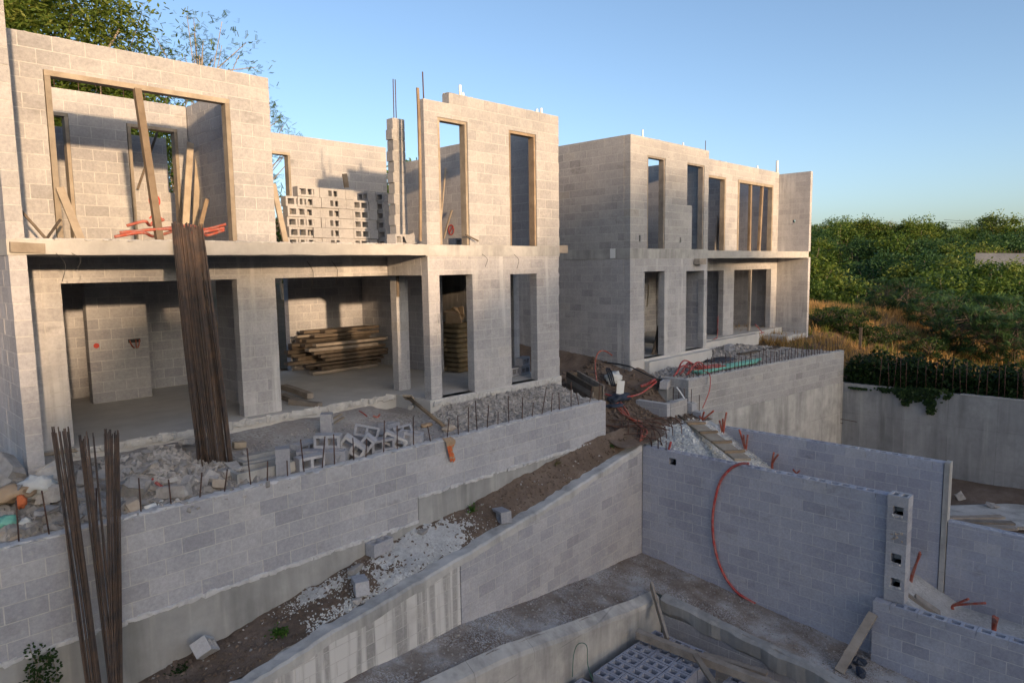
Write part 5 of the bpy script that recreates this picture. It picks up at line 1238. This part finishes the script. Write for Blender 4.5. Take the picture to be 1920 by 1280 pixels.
weed(1042, 870, strip_h, 'thin grassy weed half way along the dirt strip', .14, 70, 'leaf_dry', hgt=.06)
wq = Vector((1.45, 8.42, -2.3))
o = thing('climbing_plant', 'dark leafy plant climbing at the bottom left corner beside the rebar', 'plant', tuple(wq)); mb = MB(); m2 = MB(); rg = random.Random(2)
for s in range(9):
    e = aY(rg.choice((55, 75, 60, 95, 40, 110)), rg.uniform(1205, 1280), 8.5); pth = smooth_path([wq+Vector((rg.gauss(0, .05), 0, 0)), (wq+e)/2+Vector((rg.gauss(0, .06), 0, .05)), e], 8); mb.tube(pth, .004, 4)
    for p in pth:
        for k in range(5): m2.leaf(p+Vector((rg.gauss(0, .035), rg.gauss(0, .03), rg.gauss(0, .03))), Vector((rg.gauss(0, 1), rg.gauss(0, 1), rg.gauss(0, .6))), Vector((0, -.7, 1)), rg.uniform(.03, .055), rg.uniform(.02, .04), min(1, max(0, rg.gauss(.45, .2))))
mb.build('stem', 'bark', o); m2.build('leaves', 'vine_leaf', o)
# far wall on the hill and the power lines
p0 = aD(1828, 487, 62); p1 = aD(1975, 489, 58)
FW = thing('concrete_wall', 'distant long block wall on the hill at the right edge, half in sun', 'wall', (p0.x, p0.y, p0.z-1))
mb = MB(); mb.beam((p0.x, p0.y, p0.z-1.4), (p1.x, p1.y, p1.z-1.4), .3, 4.0); mb.build('wall_body', 'block', FW)
for i in range(26):
    t = (i+.5)/26; p = p0.lerp(p1, t); rod(FW, (p.x, p.y, p.z+.6), (p.x, p.y, p.z+.85), .02, n=4)
PLn = 'thin dark power line crossing the sky above the right hill'
for k, dy in enumerate((0, 4)):
    a = aD(1770, 412+dy, 90); b = aD(2000, 400+dy, 80); mb = MB(); mb.tube([a.lerp(b, t/10)-Vector((0, 0, .5*4*(t/10)*(1-t/10))) for t in range(11)], .018, 4)
    tag(mb.build('power_line', 'wire'), PLn, 'power line', 'power lines over the hill')
# board pile on the hillside shelf
GHB = 'grey boards on the gravel shelf below the trees'
for k in range(6):
    q = aH(1555+k*7, 556+k*2.2, hill_h, 25, 90); board(q+Vector((-1.2, .2, .15+.05*k)), q+Vector((1.3, -.4, .12)), .25, .06, 'grey board in the loose pile on the hillside shelf', 'wood_grey', group=GHB)
q = aH(1612, 655, hill_h, 20, 60); board(q, q+Vector((.35, .1, .8)), .10, .05, 'pale post leaning in the dry grass of the slope', 'wood_dark', (1, 0, 0), 'leaning_post', 'post')
# ================================================================== LIGHT
SUN_AZ, SUN_EL = radians(13.3), radians(7.7)          # travel direction of the light measured from +Y toward +X
td = Vector((sin(SUN_AZ)*cos(SUN_EL), cos(SUN_AZ)*cos(SUN_EL), -sin(SUN_EL)))
sl = bpy.data.lights.new('sun', 'SUN'); sl.energy = 2.95; sl.angle = radians(1.3); sl.color = (1, .685, .405)
so = bpy.data.objects.new('sun', sl); COL.objects.link(so); so.rotation_euler = td.to_track_quat('-Z', 'Y').to_euler()
wd = bpy.data.worlds.new('World'); SC.world = wd; wd.use_nodes = True
n = wd.node_tree; bgn = n.nodes['Background']
sk = n.nodes.new('ShaderNodeTexSky'); sk.sky_type = 'NISHITA'; sk.sun_disc = False
sk.sun_elevation = SUN_EL; sk.sun_rotation = math.atan2(-td.x, -td.y)
sk.air_density = .65; sk.dust_density = 2.0; sk.ozone_density = 1.3
n.links.new(sk.outputs[0], bgn.inputs[0]); bgn.inputs[1].default_value = .15
SC.view_settings.view_transform = 'Standard'; SC.view_settings.look = 'None'; SC.view_settings.exposure = 1.1; SC.view_settings.gamma = 1
# unseen hill added behind the viewpoint, ridge shaped to shade the lower site
ZB = [(-40, 2), (-12, 1.0), (-.6, 1.15), (0, 1.55), (.5, 2.95), (2.6, 3.0), (4.1, 2.6), (4.7, 1.6), (6.0, 1.65), (6.5, 2.5), (8.4, 2.9), (9.3, 3.6), (11, 4.8), (12.1, 5.1), (14.2, 5.5), (16, 5.45), (17.5, 5.0), (18.8, 4.3), (21, 3.0), (23, 2.3), (25.2, -.6), (27, -2.2), (34, -2.2), (38, 0), (45, 1.5), (60, 1), (120, 1)]
T0 = -62
mb = MB(); vs = []; fs = []; ns = 260; prof = [(-60, -16), (-25, -5), (-9, -1.2), (-2.5, -.12), (0, 0), (4, -.6), (14, -4), (30, -10), (46, -15)]
for i in range(ns+1):
    s = -55+150*i/ns
    for (dt, dz) in prof:
        t = T0+dt
        H = lerp_tab(ZB, s)+(10.3-T0)*tan(SUN_EL)+.22*mnoise.fractal((s*.55, 4.2, .3), 1, 2, 4)
        x = s*cos(SUN_AZ)+t*sin(SUN_AZ); y = -s*sin(SUN_AZ)+t*cos(SUN_AZ)
        vs.append((x, y, max(-9, H+dz)))
k = len(prof)
for i in range(ns):
    for j in range(k-1): fs.append((i*k+j, (i+1)*k+j, (i+1)*k+j+1, i*k+j+1))
mb.add(vs, fs, .5, 0, True); struct(mb.build('unseen_shade_hill', 'soil_far', None, False))

for o in bpy.data.objects:
    if '_o' in o: del o['_o']
